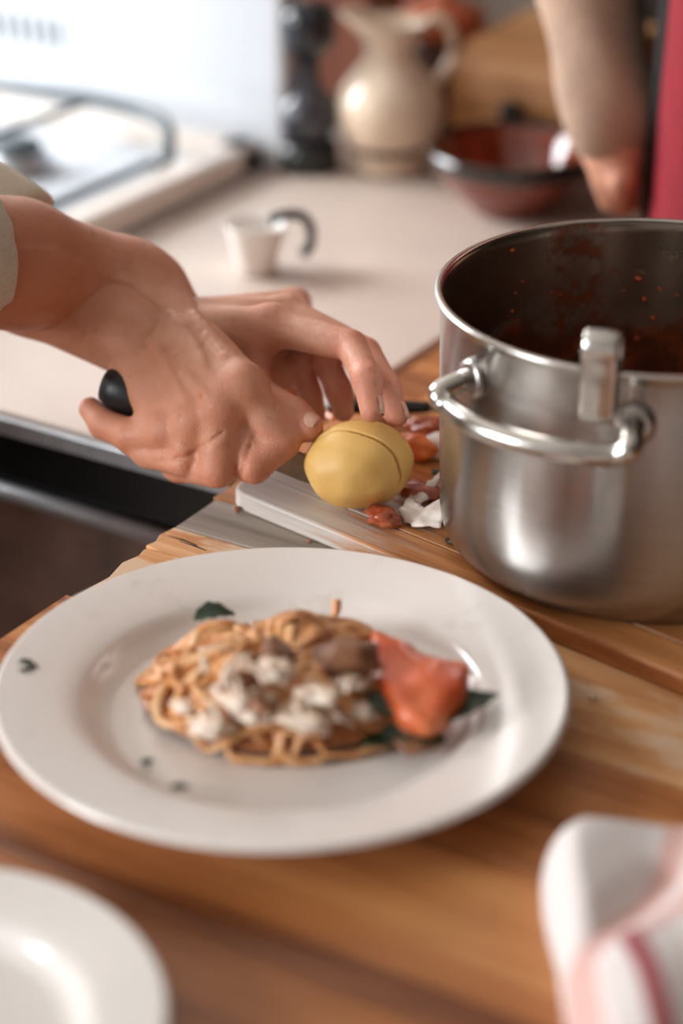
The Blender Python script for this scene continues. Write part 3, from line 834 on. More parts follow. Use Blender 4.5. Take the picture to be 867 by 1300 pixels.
#@@POTATO
def potato():
    c = cf(455, 590, BT + 0.0262)
    f = Field(c - 0.042, c + 0.042, 0.0008)
    th = 0.13; R = [[math.cos(th), 0, math.sin(th)], [0, 1, 0], [-math.sin(th), 0, math.cos(th)]]
    R = np.array(R).T
    d = f.ell(c, (0.0330, 0.027, 0.0262), R)
    # peeled facets
    for k in range(26):
        n = rng.normal(size=3); n /= np.linalg.norm(n)
        s = math.sqrt((n[0] * 0.0335) ** 2 + (n[1] * 0.027) ** 2 + (n[2] * 0.0262) ** 2) * rng.uniform(0.955, 0.985)
        pl_ = (f.X - c[0]) * n[0] + (f.Y - c[1]) * n[1] + (f.Z - c[2]) * n[2] - s
        d = -smin(-d, -pl_, 0.0025)
    # pointed flap low on the left
    # the cut: a thin slanting slot
    kd = (c + np.array((-0.040, 0.0090, -0.001))) - cf(152, 496, 0.064); n = np.cross((0, 0, 1), kd); n /= np.linalg.norm(n)
    q = (f.X - c[0] + 0.040) * n[0] + (f.Y - c[1] - 0.0090) * n[1] + (f.Z - c[2]) * n[2]
    slot = np.maximum(np.abs(q) - 0.0009, (c[2] - 0.004) - f.Z)
    d = np.maximum(d, -slot)
    f.d = d.astype(np.float32)
    V, F = f.mesh(); V = relax(V, F, 1, 0.5)
    t = NT('peeled_potato'); v = t.coords()
    t.base(t.ramp(t.noise(v, 40, 4), [(0.3, (218, 172, 92)), (0.7, (234, 192, 116))])).set(Roughness=0.5, Subsurface_Weight=0.12, Subsurface_Scale=0.004)
    t.bump(t.noise(v, 160, 4), 0.25, 0.0008); M['potato'] = t.m
    tag(add('potato', (room_arr(V), F), M['potato']), 'peeled yellow potato with a knife cut across its top', 'potato')
    return c
pot_c = potato()

#@@KNIFE
KA = cf(152, 496, 0.064)
KB = pot_c + np.array((-0.040, 0.0090, -0.001))
def knife():
    a, b = KA, KB; d = (b - a) / np.linalg.norm(b - a)
    root = thing('kitchen_knife', 'kitchen knife with black handle in the fist, blade in the potato', 'knife', to_room(tuple((a + b) / 2 - (0, 0, 0.012))))
    up = np.array((0, 0, 1.0)); up -= d * up.dot(d); up /= np.linalg.norm(up); s = np.cross(d, up)
    L = np.linalg.norm(b - a)
    hl = L - 0.026
    pts = [a + d * x for x in np.linspace(-0.010, hl, 14)]
    rad = [0.0105, 0.0138, 0.0142, 0.0135, 0.0125, 0.0118, 0.0115, 0.0115, 0.0118, 0.012, 0.012, 0.0115, 0.0105, 0.0095]
    V, F = tube(pts, rad, 14, 0.82, up=tuple(s))
    add('handle', (room_arr(V), F), M['blackplastic'], root, True)
    # blade : wedge outline in the plane (d, up)
    prof = [(hl - 0.012, 0.007), (hl + 0.02, 0.0075), (hl + 0.04, 0.0065), (hl + 0.060, 0.002), (hl + 0.066, -0.004), (hl + 0.060, -0.0085), (hl + 0.035, -0.011), (hl + 0.012, -0.011), (hl + 0.004, -0.007), (hl - 0.012, -0.006)]
    V = []; n = len(prof)
    for sgn in (1, -1):
        for x, y in prof:
            w = 0.0008 * max(0.12, (y + 0.012) / 0.019)
            V.append(tuple(a + d * x + up * y + s * sgn * w))
    F = [tuple(range(n)), tuple(reversed(range(n, 2 * n)))] + [((i + 1) % n, i, i + n, (i + 1) % n + n) for i in range(n)]
    add('blade', (room_arr(V), F), M['blade'], root, False)
knife()

#@@PERSON
def chain(f, pts, rad, k=0.002, inner=0.004):
    d = None
    for i in range(len(pts) - 1):
        q = f.cap(pts[i], pts[i + 1], rad[i], rad[i + 1]); d = q if d is None else smin(d, q, inner)
    f.add(d, k)
def rings(lists):
    pass
HANDS = {}
def hand_mesh():
    parts = []; red = []; tanpts = []
    # ---------------- right hand (nearer, holds the knife)
    W = cf(158, 362, 0.108); E = cf(-330, 300, 0.20); FA = cf(20, 335, 0.135)
    mI, mM, mR, mP = cf(309, 492, 0.083), cf(280, 517, 0.073), cf(246, 536, 0.062), cf(211, 548, 0.052)
    f = Field((-0.40, 0.98, 0.012), (0.02, 1.42, 0.27), 0.00155)
    # bound cost: split in two fields sharing one grid is not needed, the box is small
    f.add(f.cap(E, FA, 0.043, 0.0385), 0); f.add(f.cap(FA, W + (-0.012, 0, 0.003), 0.0375, 0.030), 0.01)
    f.add(f.cap(W + (-0.016, -0.008, -0.004), W + (0.006, -0.002, 0), 0.0265, 0.0255), 0.012)
    f.add(f.cap(W + (-0.006, 0.004, 0.000), W + (0.02, 0.010, -0.006), 0.021, 0.019), 0.014)
    for m, rw, rm, off in ((mI, 0.0185, 0.0118, (0.010, 0.008, -0.003)), (mM, 0.019, 0.0115, (0.004, 0.005, 0.003)), (mR, 0.0185, 0.0110, (-0.004, -0.004, -0.002)), (mP, 0.0175, 0.0105, (-0.011, -0.012, -0.008))):
        f.add(f.cap(W + off, m, rw, rm), 0.012)
    f.add(f.cap(W + (-0.004, -0.014, -0.010), (mP * 0.55 + W * 0.45) + (0.003, 0.000, -0.006), 0.0175, 0.013), 0.01)   # heel of the hand
    # knuckles
    for m, r in ((mI, 0.0122), (mM, 0.0118), (mR, 0.0112), (mP, 0.0105)):
        f.add(f.ell(m + (0.001, -0.001, 0.0025), (r, r, r)), 0.005)
    pI, dI, tI = cf(358, 560, 0.052), cf(322, 592, 0.040), cf(292, 588, 0.034)
    pM, dM, tM = cf(276, 597, 0.038), cf(226, 592, 0.030), cf(215, 575, 0.036)
    pR, dR, tR = cf(234, 584, 0.040), cf(188, 574, 0.036), cf(165, 560, 0.040)
    pP, dP, tP = cf(166, 553, 0.044), cf(132, 538, 0.045), cf(115, 519, 0.050)
    f.add(f.cap(mI, pI, 0.0124, 0.0112), 0.004); f.add(f.cap(mM, pM, 0.0118, 0.0106), 0.004)
    f.add(f.cap(mR, pR, 0.0112, 0.0100), 0.005); f.add(f.cap(mP, pP, 0.0112, 0.0105), 0.006)
    f.add(f.cap(cf(315, 540, 0.059), cf(315, 578, 0.045), 0.0102, 0.0102), 0.003)      # fills the fist between index and middle
    chain(f, [pI, dI, tI], [0.0112, 0.0098, 0.0080], 0.0012)
    chain(f, [pM, dM, tM], [0.0106, 0.0092, 0.0080], 0.0012)
    chain(f, [pR, dR, tR], [0.0100, 0.0092, 0.0080], 0.0014)
    chain(f, [pP, dP, tP], [0.0105, 0.0090, 0.0074], 0.0020)
    # thumb on the far side
    tc, tm, ti, tt = W + (0.018, 0.024, -0.014), cf(296, 478, 0.066), cf(352, 519, 0.064), cf(391, 542, 0.058)
    f.add(f.cap(tc, tm, 0.018, 0.0125), 0.008)
    chain(f, [tm, ti, (ti + tt) / 2 + (0, 0, 0.0005), tt], [0.0125, 0.0112, 0.0112, 0.0094], 0.003)
    f.add(f.cap(tc, mI, 0.012, 0.010), 0.01)
    # tendons, veins and wrist creases
    for m, off in ((mI, (0.010, 0.010, 0.0205)), (mM, (0.004, 0.001, 0.0205)), (mR, (-0.004, -0.008, 0.018))):
        a = W + off; b = m + (0, 0, 0.0118)
        f.add(f.cap(a * 0.45 + b * 0.55, b, 0.0012, 0.0022), 0.005)
    vein = [[(190, 380), (225, 405), (250, 440), (262, 470)], [(222, 402), (262, 424), (288, 455)], [(165, 400), (200, 440), (222, 480), (236, 508)], [(20, 318), (70, 322), (120, 345), (165, 360), (192, 382)], [(232, 470), (262, 500)]]
    d0 = f.d.copy(); o_ = np.array((0, 0, CAMH))
    def onskin(px, py):
        dr = np.array(ray(px, py)); dr /= np.linalg.norm(dr)
        s_ = np.arange(0.95, 1.55, 0.0006); Q = o_ + dr * s_[:, None]
        ijk = np.round((Q - f.lo) / f.h).astype(int); ok = ((ijk >= 0) & (ijk < np.array(f.shape))).all(1)
        val = np.ones(len(s_)); ii = ijk[ok]; val[ok] = d0[ii[:, 0], ii[:, 1], ii[:, 2]]
        hit = np.argmax(val < 0)
        return Q[hit] + dr * 0.0011 if val[hit] < 0 else None
    for v in vein:
        P_ = [onskin(p[0], p[1]) for p in spline(v, 16)]
        for a, b in zip(P_[:-1], P_[1:]):
            if a is not None and b is not None and np.linalg.norm(a - b) < 0.03: f.add(f.cap(a, b, 0.0012, 0.0012), 0.0035)
    d0 = f.d.copy()
    for v, r_ in (([(196, 586), (225, 583), (250, 573), (284, 548)], 0.0008), ([(134, 440), (165, 437), (196, 422)], 0.0004), ([(306, 604), (314, 578), (324, 548)], 0.0007)):
        P_ = [onskin(p[0], p[1]) for p in spline(v, 11)]
        for a, b in zip(P_[:-1], P_[1:]):
            if a is not None and b is not None and np.linalg.norm(a - b) < 0.02: f.sub(f.cap(a - np.array(ray(260, 560)) * 0.0009, b - np.array(ray(260, 560)) * 0.0009, r_, r_), 0.0018)
    # fold lines
    for a, b, r in (((138, 436, 0), (185, 418, 0), 0.0011), ((118, 428, 0), (160, 424, 0), 0.0010), ((182, 590, 0), (250, 574, 0), 0.0012)):
        pass
    f.d = f.d.astype(np.float32)
    V, F = f.mesh(); V = relax(V, F, 2, 0.5)
    joints = [mI, mM, mR, mP, pI, pM, pR, pP, dI, tI, tP, tt, ti, dP]
    parts.append((V, F)); red += joints; tanpts.append((E, FA, W))
    # ---------------- left hand (farther, steadies the potato)
    f = Field((-0.42, 1.02, 0.012), (0.085, 1.56, 0.30), 0.00185)
    W2_ = cf(185, 432, 0.085); E2 = cf(-300, 130, 0.20); FA2 = cf(40, 350, 0.115)
    nI, nM, nR, nP = cf(345, 414, 0.097), cf(362, 398, 0.093), cf(372, 388, 0.082), cf(375, 385, 0.068)
    f.add(f.cap(E2, FA2, 0.042, 0.036), 0); f.add(f.cap(FA2, W2_, 0.035, 0.027), 0.01)
    for m, rw, rm, off in ((nI, 0.020, 0.0118, (0, -0.010, 0.004)), (nM, 0.020, 0.0115, (0, 0.004, 0.004)), (nR, 0.018, 0.0108, (0, 0.014, 0)), (nP, 0.017, 0.010, (0, 0.020, -0.006))):
        f.add(f.cap(W2_ + off, m, rw, rm), 0.012)
    P1, D1, T1 = cf(446, 439, 0.098), cf(466, 480, 0.090), cf(472, 521, 0.076)
    P2, D2, T2 = cf(464, 448, 0.084), cf(490, 492, 0.076), cf(503, 528, 0.062)
    P3, D3, T3 = cf(414, 458, 0.074), cf(430, 496, 0.060), cf(436, 522, 0.048)
    P4, D4, T4 = cf(384, 462, 0.068), cf(394, 500, 0.052), cf(402, 524, 0.040)
    f.add(f.cap(nI, P1, 0.0116, 0.0097), 0.005); chain(f, [P1, D1, T1], [0.0095, 0.0086, 0.0072], 0.0015)
    f.add(f.cap(nM, P2, 0.0112, 0.0096), 0.005); chain(f, [P2, D2, T2], [0.0095, 0.0086, 0.0072], 0.0015)
    f.add(f.cap(nR, P3, 0.0106, 0.0090), 0.005); chain(f, [P3, D3, T3], [0.0088, 0.0080, 0.0068], 0.0015)
    f.add(f.cap(nP, P4, 0.0095, 0.0080), 0.005); chain(f, [P4, D4, T4], [0.0078, 0.0070, 0.0060], 0.0015)
    # thumb : down behind the knife hand towards the potato's left side
    u0, u1, u2, u3 = W2_ + (0.012, -0.018, -0.010), cf(312, 446, 0.080), cf(322, 488, 0.066), cf(336, 520, 0.052)
    f.add(f.cap(u0, u1, 0.019, 0.0135), 0.01); chain(f, [u1, u2, u3], [0.0150, 0.0105, 0.0085], 0.004)
    f.add(f.cap(u1, nI, 0.010, 0.010), 0.012)
    f.add(f.cap(cf(305, 430, 0.078), cf(352, 470, 0.060), 0.018, 0.016), 0.008)
    f.add(f.cap(cf(340, 430, 0.078), cf(372, 500, 0.040), 0.014, 0.012), 0.006)
    f.d = f.d.astype(np.float32)
    V, F = f.mesh(); V = relax(V, F, 2, 0.5)
    parts.append((V, F)); red += [P1, D1, T1, P2, D2, T2, nI, u2, u3, P3, D3]; tanpts.append((E2, FA2, W2_))
    HANDS.update(E=E, FA=FA, W=W, E2=E2, FA2=FA2, W2=W2_, tt=tt, ti=ti, T1=T1, D1=D1, T2=T2, D2=D2, tP=tP, dP=dP)
    return parts, np.array(red), tanpts
def figure_frame(c, face):
    """c = point on floor (room), face = unit 2-D facing"""
    fx, fy = face; sx, sy = -fy, fx      # sx,sy = the figure's left
    def q(front, left, z): return np.array((c[0] + fx * front + sx * left, c[1] + fy * front + sy * left, z))
    return q
def body_mesh(q, h=0.011):
    """torso, neck, head, legs; room coordinates"""
    pts = [q(0.3, 0.4, -0.9), q(-0.3, -0.4, 0.9), q(0.3, -0.4, 0), q(-0.3, 0.4, 0)]
    lo = np.min(pts, 0); hi = np.max(pts, 0); lo[2] = -0.89; hi[2] = 0.92
    f = Field(lo, hi, h)
    f.add(f.cap(q(0, 0, 0.10), q(0.01, 0, 0.42), 0.135, 0.125), 0)
    for s in (-1, 1):
        f.add(f.cap(q(0, s * 0.05, 0.1), q(0, s * 0.09, 0.46), 0.12, 0.09), 0.05)
        f.add(f.cap(q(0, s * 0.06, 0.50), q(0, s * 0.17, 0.50), 0.06, 0.055), 0.05)
        f.add(f.cap(q(0, s * 0.08, 0.02), q(0.01, s * 0.10, -0.42), 0.10, 0.062), 0.04)
        f.add(f.cap(q(0.01, s * 0.10, -0.42), q(0, s * 0.11, -0.80), 0.058, 0.040), 0.02)
    f.add(f.cap(q(0, 0, 0.50), q(0.02, 0, 0.62), 0.058, 0.054), 0.03)
    f.add(f.cap(q(0.015, 0, 0.755), q(0.03, 0, 0.68), 0.088, 0.062), 0.02)
    f.add(f.cap(q(0.055, 0, 0.66), q(0.06, 0, 0.655), 0.045, 0.035), 0.03)
    f.add(f.cap(q(0.105, 0, 0.73), q(0.122, 0, 0.705), 0.009, 0.014), 0.012)      # nose
    f.add(f.cap(q(0.098, -0.018, 0.675), q(0.098, 0.018, 0.675), 0.007, 0.007), 0.006)   # mouth
    for s in (-1, 1):
        f.add(f.cap(q(0.01, s * 0.086, 0.735), q(0.01, s * 0.088, 0.705), 0.014, 0.010), 0.008)
        f.sub(f.ell(q(0.108, s * 0.032, 0.737), (0.013, 0.013, 0.009)), 0.012)
        f.add(f.ell(q(0.092, s * 0.032, 0.737), (0.012, 0.012, 0.012)), 0.002)
    return f
def shell(lo, hi, h, fn):
    f = Field(lo, hi, h); fn(f); f.d = f.d.astype(np.float32); V, F = f.mesh(); return relax(V, F, 2), F

def cook():
    parts, red, tanp = hand_mesh()
    shr = np.array(to_room(tuple(HANDS['E'] + np.array((-0.11, 0.10, 0.30)))))
    root = thing('person', 'person in a beige shirt reaching in from the left, slicing a potato', 'person', (-1.17, 0.72, -0.9))
    face = np.array((0.92, 0.39)); face /= np.linalg.norm(face)
    q = figure_frame((-1.17, 0.70), face)
    bf = body_mesh(q); bf.d = bf.d.astype(np.float32); BV, BF = bf.mesh(); BV = relax(BV, BF, 2)
    Er, El = np.array(to_room(tuple(HANDS['E']))), np.array(to_room(tuple(HANDS['E2'])))
    sR, sL = q(0, -0.17, 0.49), q(0, 0.17, 0.49)
    lo = np.minimum(np.minimum(Er, El), np.minimum(sR, sL)) - 0.08; hi = np.maximum(np.maximum(Er, El), np.maximum(sR, sL)) + 0.08
    def arms(f, g=0.0):
        f.add(f.cap(sR, Er, 0.052 + g, 0.043 + g), 0); f.add(f.cap(sL, El, 0.052 + g, 0.042 + g), 0)
    AV, AF = shell(lo, hi, 0.008, arms)
    allV = [room_arr(v) for v, _ in parts] + [BV, AV]; allF = [f_ for _, f_ in parts] + [BF, AF]
    off = 0; FF = []
    for v, f_ in zip(allV, allF): FF.append(np.asarray(f_) + off); off += len(v)
    VV = np.concatenate(allV); FF = np.concatenate(FF)
    b = add('body', (VV, FF), M['skin'], root)
    # colour attributes: redder over the joints, more tanned up the arm
    R = room_arr(red); att = np.zeros(len(VV), np.float32)
    for j in R: att = np.maximum(att, np.exp(-((VV - j) ** 2).sum(1) / (2 * 0.011 ** 2)))
    tn = np.zeros(len(VV), np.float32); starts = [0, len(parts[0][0]), len(parts[0][0]) + len(parts[1][0])]
    for k_, (E_, FA_, W_) in enumerate(tanp):
        a_, b_ = starts[k_], starts[k_ + 1]; vv = VV[a_:b_]
        w = np.array(to_room(tuple(W_))); e = np.array(to_room(tuple(E_)))
        ax = (e - w) / np.linalg.norm(e - w); tn[a_:b_] = np.clip(((vv - w) @ ax + 0.03) / 0.09, 0, 1)
    for nm, arr in (('red', att), ('tan', tn)):
        a = b.data.attributes.new(nm, 'FLOAT', 'POINT'); a.data.foreach_set('value', arr.astype(np.float32))
    # nails
    def nail(c, d, n, w, l, push):
        c, d, n = [np.array(x, float) for x in (c, d, n)]
        d /= np.linalg.norm(d); n -= d * n.dot(d); n /= np.linalg.norm(n); s = np.cross(d, n)
        V, F = [], []; nu, nv = 10, 8
        for lay in (0, 1):
            for i in range(nu + 1):
                for j in range(nv + 1):
                    u = i / nu * 2 - 1; v = j / nv * 2 - 1
                    wl_ = w * (1 - 0.25 * max(0, abs(u) - 0.6) ** 2 * 6)
                    th = v * 0.95
                    p = c + d * u * l + s * math.sin(th) * wl_ + n * (push + w * (math.cos(th) - 1) * 0.9 - 0.0012 * max(0, abs(u) - 0.2) ** 2 - lay * 0.0012)
                    V.append(tuple(p))
        k = (nu + 1) * (nv + 1)
        for i in range(nu):
            for j in range(nv):
                a = i * (nv + 1) + j; F.append((a, a + 1, a + nv + 2, a + nv + 1)); F.append((k + a, k + a + nv + 1, k + a + nv + 2, k + a + 1))
        add('fingernail', (room_arr(V), F), M['nail'], root)
    H = HANDS
    nail(H['tt'] + (0.000, 0, 0.0008), H['tt'] - H['ti'], (0.30, -0.62, 0.72), 0.0060, 0.0064, 0.0093)
    nail(H['T1'] + (0.0005, 0, 0.002), H['T1'] - H['D1'], (0.92, -0.30, 0.1), 0.0048, 0.0058, 0.0068)
    nail(H['T2'] + (0.0005, 0, 0.002), H['T2'] - H['D2'], (0.95, -0.20, 0.1), 0.0046, 0.0056, 0.0068)
    # clothes
    def shirt(f):
        f.add(f.cap(q(0, 0, 0.02), q(0.01, 0, 0.42), 0.15, 0.14), 0)
        for s in (-1, 1):
            f.add(f.cap(q(0, s * 0.055, 0.0), q(0, s * 0.09, 0.46), 0.135, 0.105), 0.05)
            f.add(f.cap(q(0, s * 0.05, 0.505), q(0, s * 0.17, 0.50), 0.066, 0.068), 0.05)
    def sleeves(f):
        arms(f, 0.016)
        FAr, FAl = np.array(to_room(tuple(H['FA']))), np.array(to_room(tuple(H['FA2'])))
        cutR = Er + (FAr - Er) * 0.80; cutL = El + (FAl - El) * 0.93
        a = f.cap(Er, cutR, 0.060, 0.0455); b_ = f.cap(El, cutL, 0.058, 0.046)
        for E_, FA_, cut, dd in ((Er, FAr, cutR, a), (El, FAl, cutL, b_)):
            ax = (FA_ - E_) / np.linalg.norm(FA_ - E_)
            pl_ = (f.X - cut[0]) * ax[0] + (f.Y - cut[1]) * ax[1] + (f.Z - cut[2]) * ax[2]
            f.add(np.maximum(dd, pl_), 0.006)
            roll = cut - ax * 0.02
            dd2 = np.maximum(f.cap(roll - ax * 0.03, cut + ax * 0.01, 0.052, 0.0475), np.abs((f.X - roll[0]) * ax[0] + (f.Y - roll[1]) * ax[1] + (f.Z - roll[2]) * ax[2]) - 0.018)
            f.add(dd2, 0.003)
        f.add(0.0 * f.d + 1, 0)
        f.d = f.d + 0.003 * np.sin(f.X * 90 + f.Z * 70) * np.sin(f.Y * 80)
    slo = q(0, 0, 0)[:2] - 0.33; shi = q(0, 0, 0)[:2] + 0.33
    V, F = shell((slo[0], slo[1], -0.13), (shi[0], shi[1], 0.61), 0.010, shirt)
    s = add('shirt', (V, F), M['shirt'], root)
    fr = [np.array(to_room(tuple(H[k]))) for k in ('FA', 'FA2')]
    lo2 = np.minimum.reduce([lo] + [x - 0.07 for x in fr]); hi2 = np.maximum.reduce([hi] + [x + 0.07 for x in fr])
    V, F = shell(lo2, hi2, 0.006, sleeves)
    add('sleeve', (V, F), M['shirt'], s)
    def legs(f):
        f.add(f.cap(q(0, 0, 0.0), q(0, 0, 0.03), 0.14, 0.14), 0)
        for s_ in (-1, 1):
            f.add(f.cap(q(0, s_ * 0.08, 0.02), q(0.01, s_ * 0.10, -0.42), 0.115, 0.078), 0.03)
            f.add(f.cap(q(0.01, s_ * 0.10, -0.42), q(0, s_ * 0.11, -0.78), 0.078, 0.07), 0.02)
    V, F = shell((slo[0], slo[1], -0.88), (shi[0], shi[1], 0.2), 0.012, legs); add('trousers', (V, F), M['trousers'], root)
    def hairf(f):
        f.add(f.cap(q(0.0, 0, 0.765), q(-0.02, 0, 0.72), 0.100, 0.088), 0)
        f.sub(f.ell(q(0.13, 0, 0.70), (0.11, 0.11, 0.12)), 0.01)
    V, F = shell(tuple(q(0, 0, 0)[:2] - 0.16) + (0.6,), tuple(q(0, 0, 0)[:2] + 0.16) + (0.9,), 0.008, hairf); add('hair', (V, F), M['hair'], root)
    for s_ in (-1, 1):
        V, F = tube([q(-0.07, s_ * 0.11, -0.865), q(0.0, s_ * 0.11, -0.86), q(0.10, s_ * 0.115, -0.868), q(0.18, s_ * 0.12, -0.878)], [0.03, 0.042, 0.042, 0.02], 14, 0.8)
        add('shoe', (V, F), M['shoe'], root)
cook()

#@@SCRAPS
t = NT('garlic_skin'); t.set(Roughness=0.5, Subsurface_Weight=0.1, Subsurface_Scale=0.002); t.base(t.ramp(t.noise(t.coords((1, 1, 1)), 120, 3), [(0.3, (222, 200, 184)), (0.7, (246, 238, 230))])); M['garlic'] = t.m
t = NT('tomato_flesh'); t.set(Roughness=0.2, Subsurface_Weight=0.2, Subsurface_Scale=0.003); t.base(t.ramp(t.noise(t.coords(), 120, 3), [(0.3, (140, 58, 36)), (0.55, (174, 86, 54)), (0.75, (204, 132, 98))])); M['flesh'] = t.m
t = NT('carrot'); t.set(Roughness=0.4); t.base(t.ramp(t.noise(t.coords(), 80, 2), [(0.3, (214, 96, 36)), (0.7, (232, 128, 60))])); M['carrot'] = t.m
def shard(name, label, cat, outline, z, thick, mat, heights, parent=None):
    """thin curled skin: outline in pixels, a height for every corner"""
    n = len(outline); pts = [P(x, y, z) + Vector((0, 0, h)) for (x, y), h in zip(outline, heights)]
    c = sum(pts, Vector()) / n + Vector((0, 0, 0.002))
    bm = bmesh.new(); t_ = [bm.verts.new(p) for p in pts]; cv = bm.verts.new(c)
    for i in range(n): bm.faces.new((t_[i], t_[(i + 1) % n], cv))
    bmesh.ops.subdivide_edges(bm, edges=list(bm.edges), cuts=4, use_grid_fill=True)
    bmesh.ops.recalc_face_normals(bm, faces=list(bm.faces))
    for v in bm.verts: v.co += Vector((0.0012 * mnoise.noise(v.co * 260), 0.0012 * mnoise.noise(v.co * 240 + Vector((3, 1, 2))), 0.0030 * mnoise.noise(v.co * 170)))
    r = bmesh.ops.extrude_face_region(bm, geom=list(bm.faces))
    for v in [g for g in r['geom'] if isinstance(g, bmesh.types.BMVert)]: v.co.z += thick
    bmesh.ops.recalc_face_normals(bm, faces=list(bm.faces))
    lo = min(v.co.z for v in bm.verts)
    for v in bm.verts: v.co.z += max(0, BT + 0.0003 - lo)
    o = add(name, bm_out(bm), mat, parent)
    if cat: tag(o, label, cat)
    return o
shard('garlic_skin', 'torn white garlic skin on the board, nearest of the white scraps by the pot', 'garlic skin', [(505, 655), (522, 641), (520, 652), (534, 648), (540, 652), (556, 650), (568, 646), (566, 662), (560, 673), (540, 672), (524, 668), (512, 662)], BT + 0.002, 0.0012, M['garlic'], [0.003, 0.006, 0.001, 0.0, 0.002, 0.004, 0.009, 0.006, 0.002, 0, 0, 0.001])
shard('garlic_skin', 'small forked white garlic skin lying right behind the larger torn one', 'garlic skin', [(518, 634), (527, 625), (540, 626), (546, 620), (560, 618), (562, 623), (548, 631), (543, 638), (530, 643), (520, 642)], BT + 0.003, 0.0010, M['garlic'], [0.001, 0.004, 0.002, 0.006, 0.009, 0.008, 0.003, 0.001, 0.001, 0])
tag(add('garlic_clove', ball(P(557, 566, BT + 0.008), (0.011, 0.008, 0.0078), 20, 14, 0.3, 4, 2), M['garlic']), 'plump white garlic clove against the left side of the pot', 'garlic')
tag(add('tomato_scrap', ball(P(487, 657, BT + 0.0055), (0.0115, 0.0075, 0.0052), 22, 14, 0.55, 2, 3), M['flesh']), 'wet tomato scrap right below the potato', 'tomato')
tag(add('tomato_scrap', ball(P(533, 622, BT + 0.005), (0.016, 0.010, 0.0047), 22, 14, 0.6, 9, 3), M['flesh']), 'flat brownish tomato scrap between the potato and the pot', 'tomato')
tag(add('tomato_scrap', ball(P(530, 567, BT + 0.008), (0.013, 0.009, 0.0077), 22, 14, 0.4, 5, 3), M['carrot']), 'bright orange-red vegetable chunk behind the potato, beside the garlic clove', 'tomato')
tag(add('tomato_scrap', ball(P(545, 542, BT + 0.006), (0.017, 0.010, 0.0057), 22, 14, 0.5, 6, 3), M['flesh']), 'tomato scrap behind the orange chunk, near the small knife', 'tomato')
def stick(name, label, cat, a, b, r, mat):
    pa, pb = P(*a), P(*b)
    V, F = tube([pa, pa * 0.5 + pb * 0.5, pb], [r * 0.8, r, r * 0.9], 6, 0.8)
    return tag(add(name, (V, F), mat, None, False), label, cat)
stick('carrot_stick', 'thin orange carrot stick under the arch of the left hand', 'carrot', (404, 515, BT + 0.0035), (424, 531, BT + 0.0035), 0.0030, M['carrot'])
stick('garlic_sliver', 'thin pale sliver glinting in the dark hollow of the left hand', 'garlic', (414, 472, BT + 0.0030), (432, 480, BT + 0.0030), 0.0024, M['garlic'])
def spoonknife():
    a, b = P(512, 517, BT + 0.0065), P(545, 517, BT + 0.0065)
    r = thing('paring_knife', 'small knife with black grip lying between the left hand and the pot', 'knife', (a.x, a.y, BT))
    d = (b - a).normalized()
    add('handle', tube([a - d * 0.05, a - d * 0.04, a, b - d * 0.004, b], [0.004, 0.0058, 0.0058, 0.005, 0.0045], 10, 0.75), M['blackplastic'], r)
    p2 = b + d * 0.075
    sd = Vector((-d.y, d.x, 0))
    V = [b + sd * 0.005, b - sd * 0.006, b + d * 0.05 - sd * 0.007, p2 - sd * 0.001, b + d * 0.04 + sd * 0.006]
    n = len(V); VV = [tuple(v + Vector((0, 0, 0.0006))) for v in V] + [tuple(v - Vector((0, 0, 0.0006))) for v in V]
    F = [tuple(range(n)), tuple(reversed(range(n, 2 * n)))] + [((i + 1) % n, i, i + n, (i + 1) % n + n) for i in range(n)]
    add('blade', (VV, F), M['blade'], r, False)
spoonknife()
M['seed'] = plain('dark_seed', (44, 30, 22), 0.5, 0.2, 200)
M['crumb'] = plain('crumb', (150, 96, 66), 0.7, 0.2, 200)
tag(add('herb_scrap', ball(P(556, 600, BT + 0.0018), (0.0050, 0.0025, 0.0016), 12, 8, 0.4, 2), M['basil']), 'dark green herb scrap on the board close to the pot', 'herb')
tag(add('clove', ball(P(577, 687, BT + 0.0022), (0.0055, 0.0038, 0.0020), 12, 8, 0.4, 3), M['seed']), 'dark brown seed-like scrap on the board at the foot of the pot', 'scrap')
tag(add('crumb', ball(P(301, 646, 0.0022), (0.0022, 0.0018, 0.0019), 10, 8, 0.5, 1, 4), M['crumb']), 'brown crumb on the grey plank below the board corner', 'crumb')
tag(add('crumb', ball(P(393, 687, 0.0010), (0.0016, 0.0012, 0.0008), 10, 8, 0.5, 8, 4), M['crumb']), 'tiny pale crumb on the grey plank above the plate rim', 'crumb')
tag(add('crumb', ball(P(753, 885, 0.0014), (0.0026, 0.002, 0.0012), 10, 8, 0.5, 5, 4), M['cream']), 'pale crumb on the wood right of the large plate', 'crumb')

#@@BACK
# ------------------------------------------------------------------ things on the pale worktop
def cup():
    c = P(326, 343, 0.0); c.z = -0.0006
    r = thing('cup', 'small white cup with a curved black handle on the pale worktop', 'cup', c)
    pr = [(0, 0), (0.014, 0), (0.0155, 0.002), (0.019, 0.018), (0.0235, 0.036), (0.0245, 0.0385), (0.0235, 0.0388), (0.0215, 0.036), (0.017, 0.018), (0.013, 0.005), (0, 0.004)]
    add('body', lathe(pr, 48, c), M['ceramic'], r)
    rt = Vector(to_room((1, 0.25, 0))).normalized()
    pts = [c + rt * 0.010 + Vector((0, 0, 0.040)), c + rt * 0.022 + Vector((0, 0, 0.0435)), c + rt * 0.036 + Vector((0, 0, 0.042)), c + rt * 0.043 + Vector((0, 0, 0.032)), c + rt * 0.043 + Vector((0, 0, 0.018)), c + rt * 0.036 + Vector((0, 0, 0.010))]
    add('handle', tube(spline(pts, 24), 0.0056, 12, 0.7), M['blackplastic'], r)
cup()
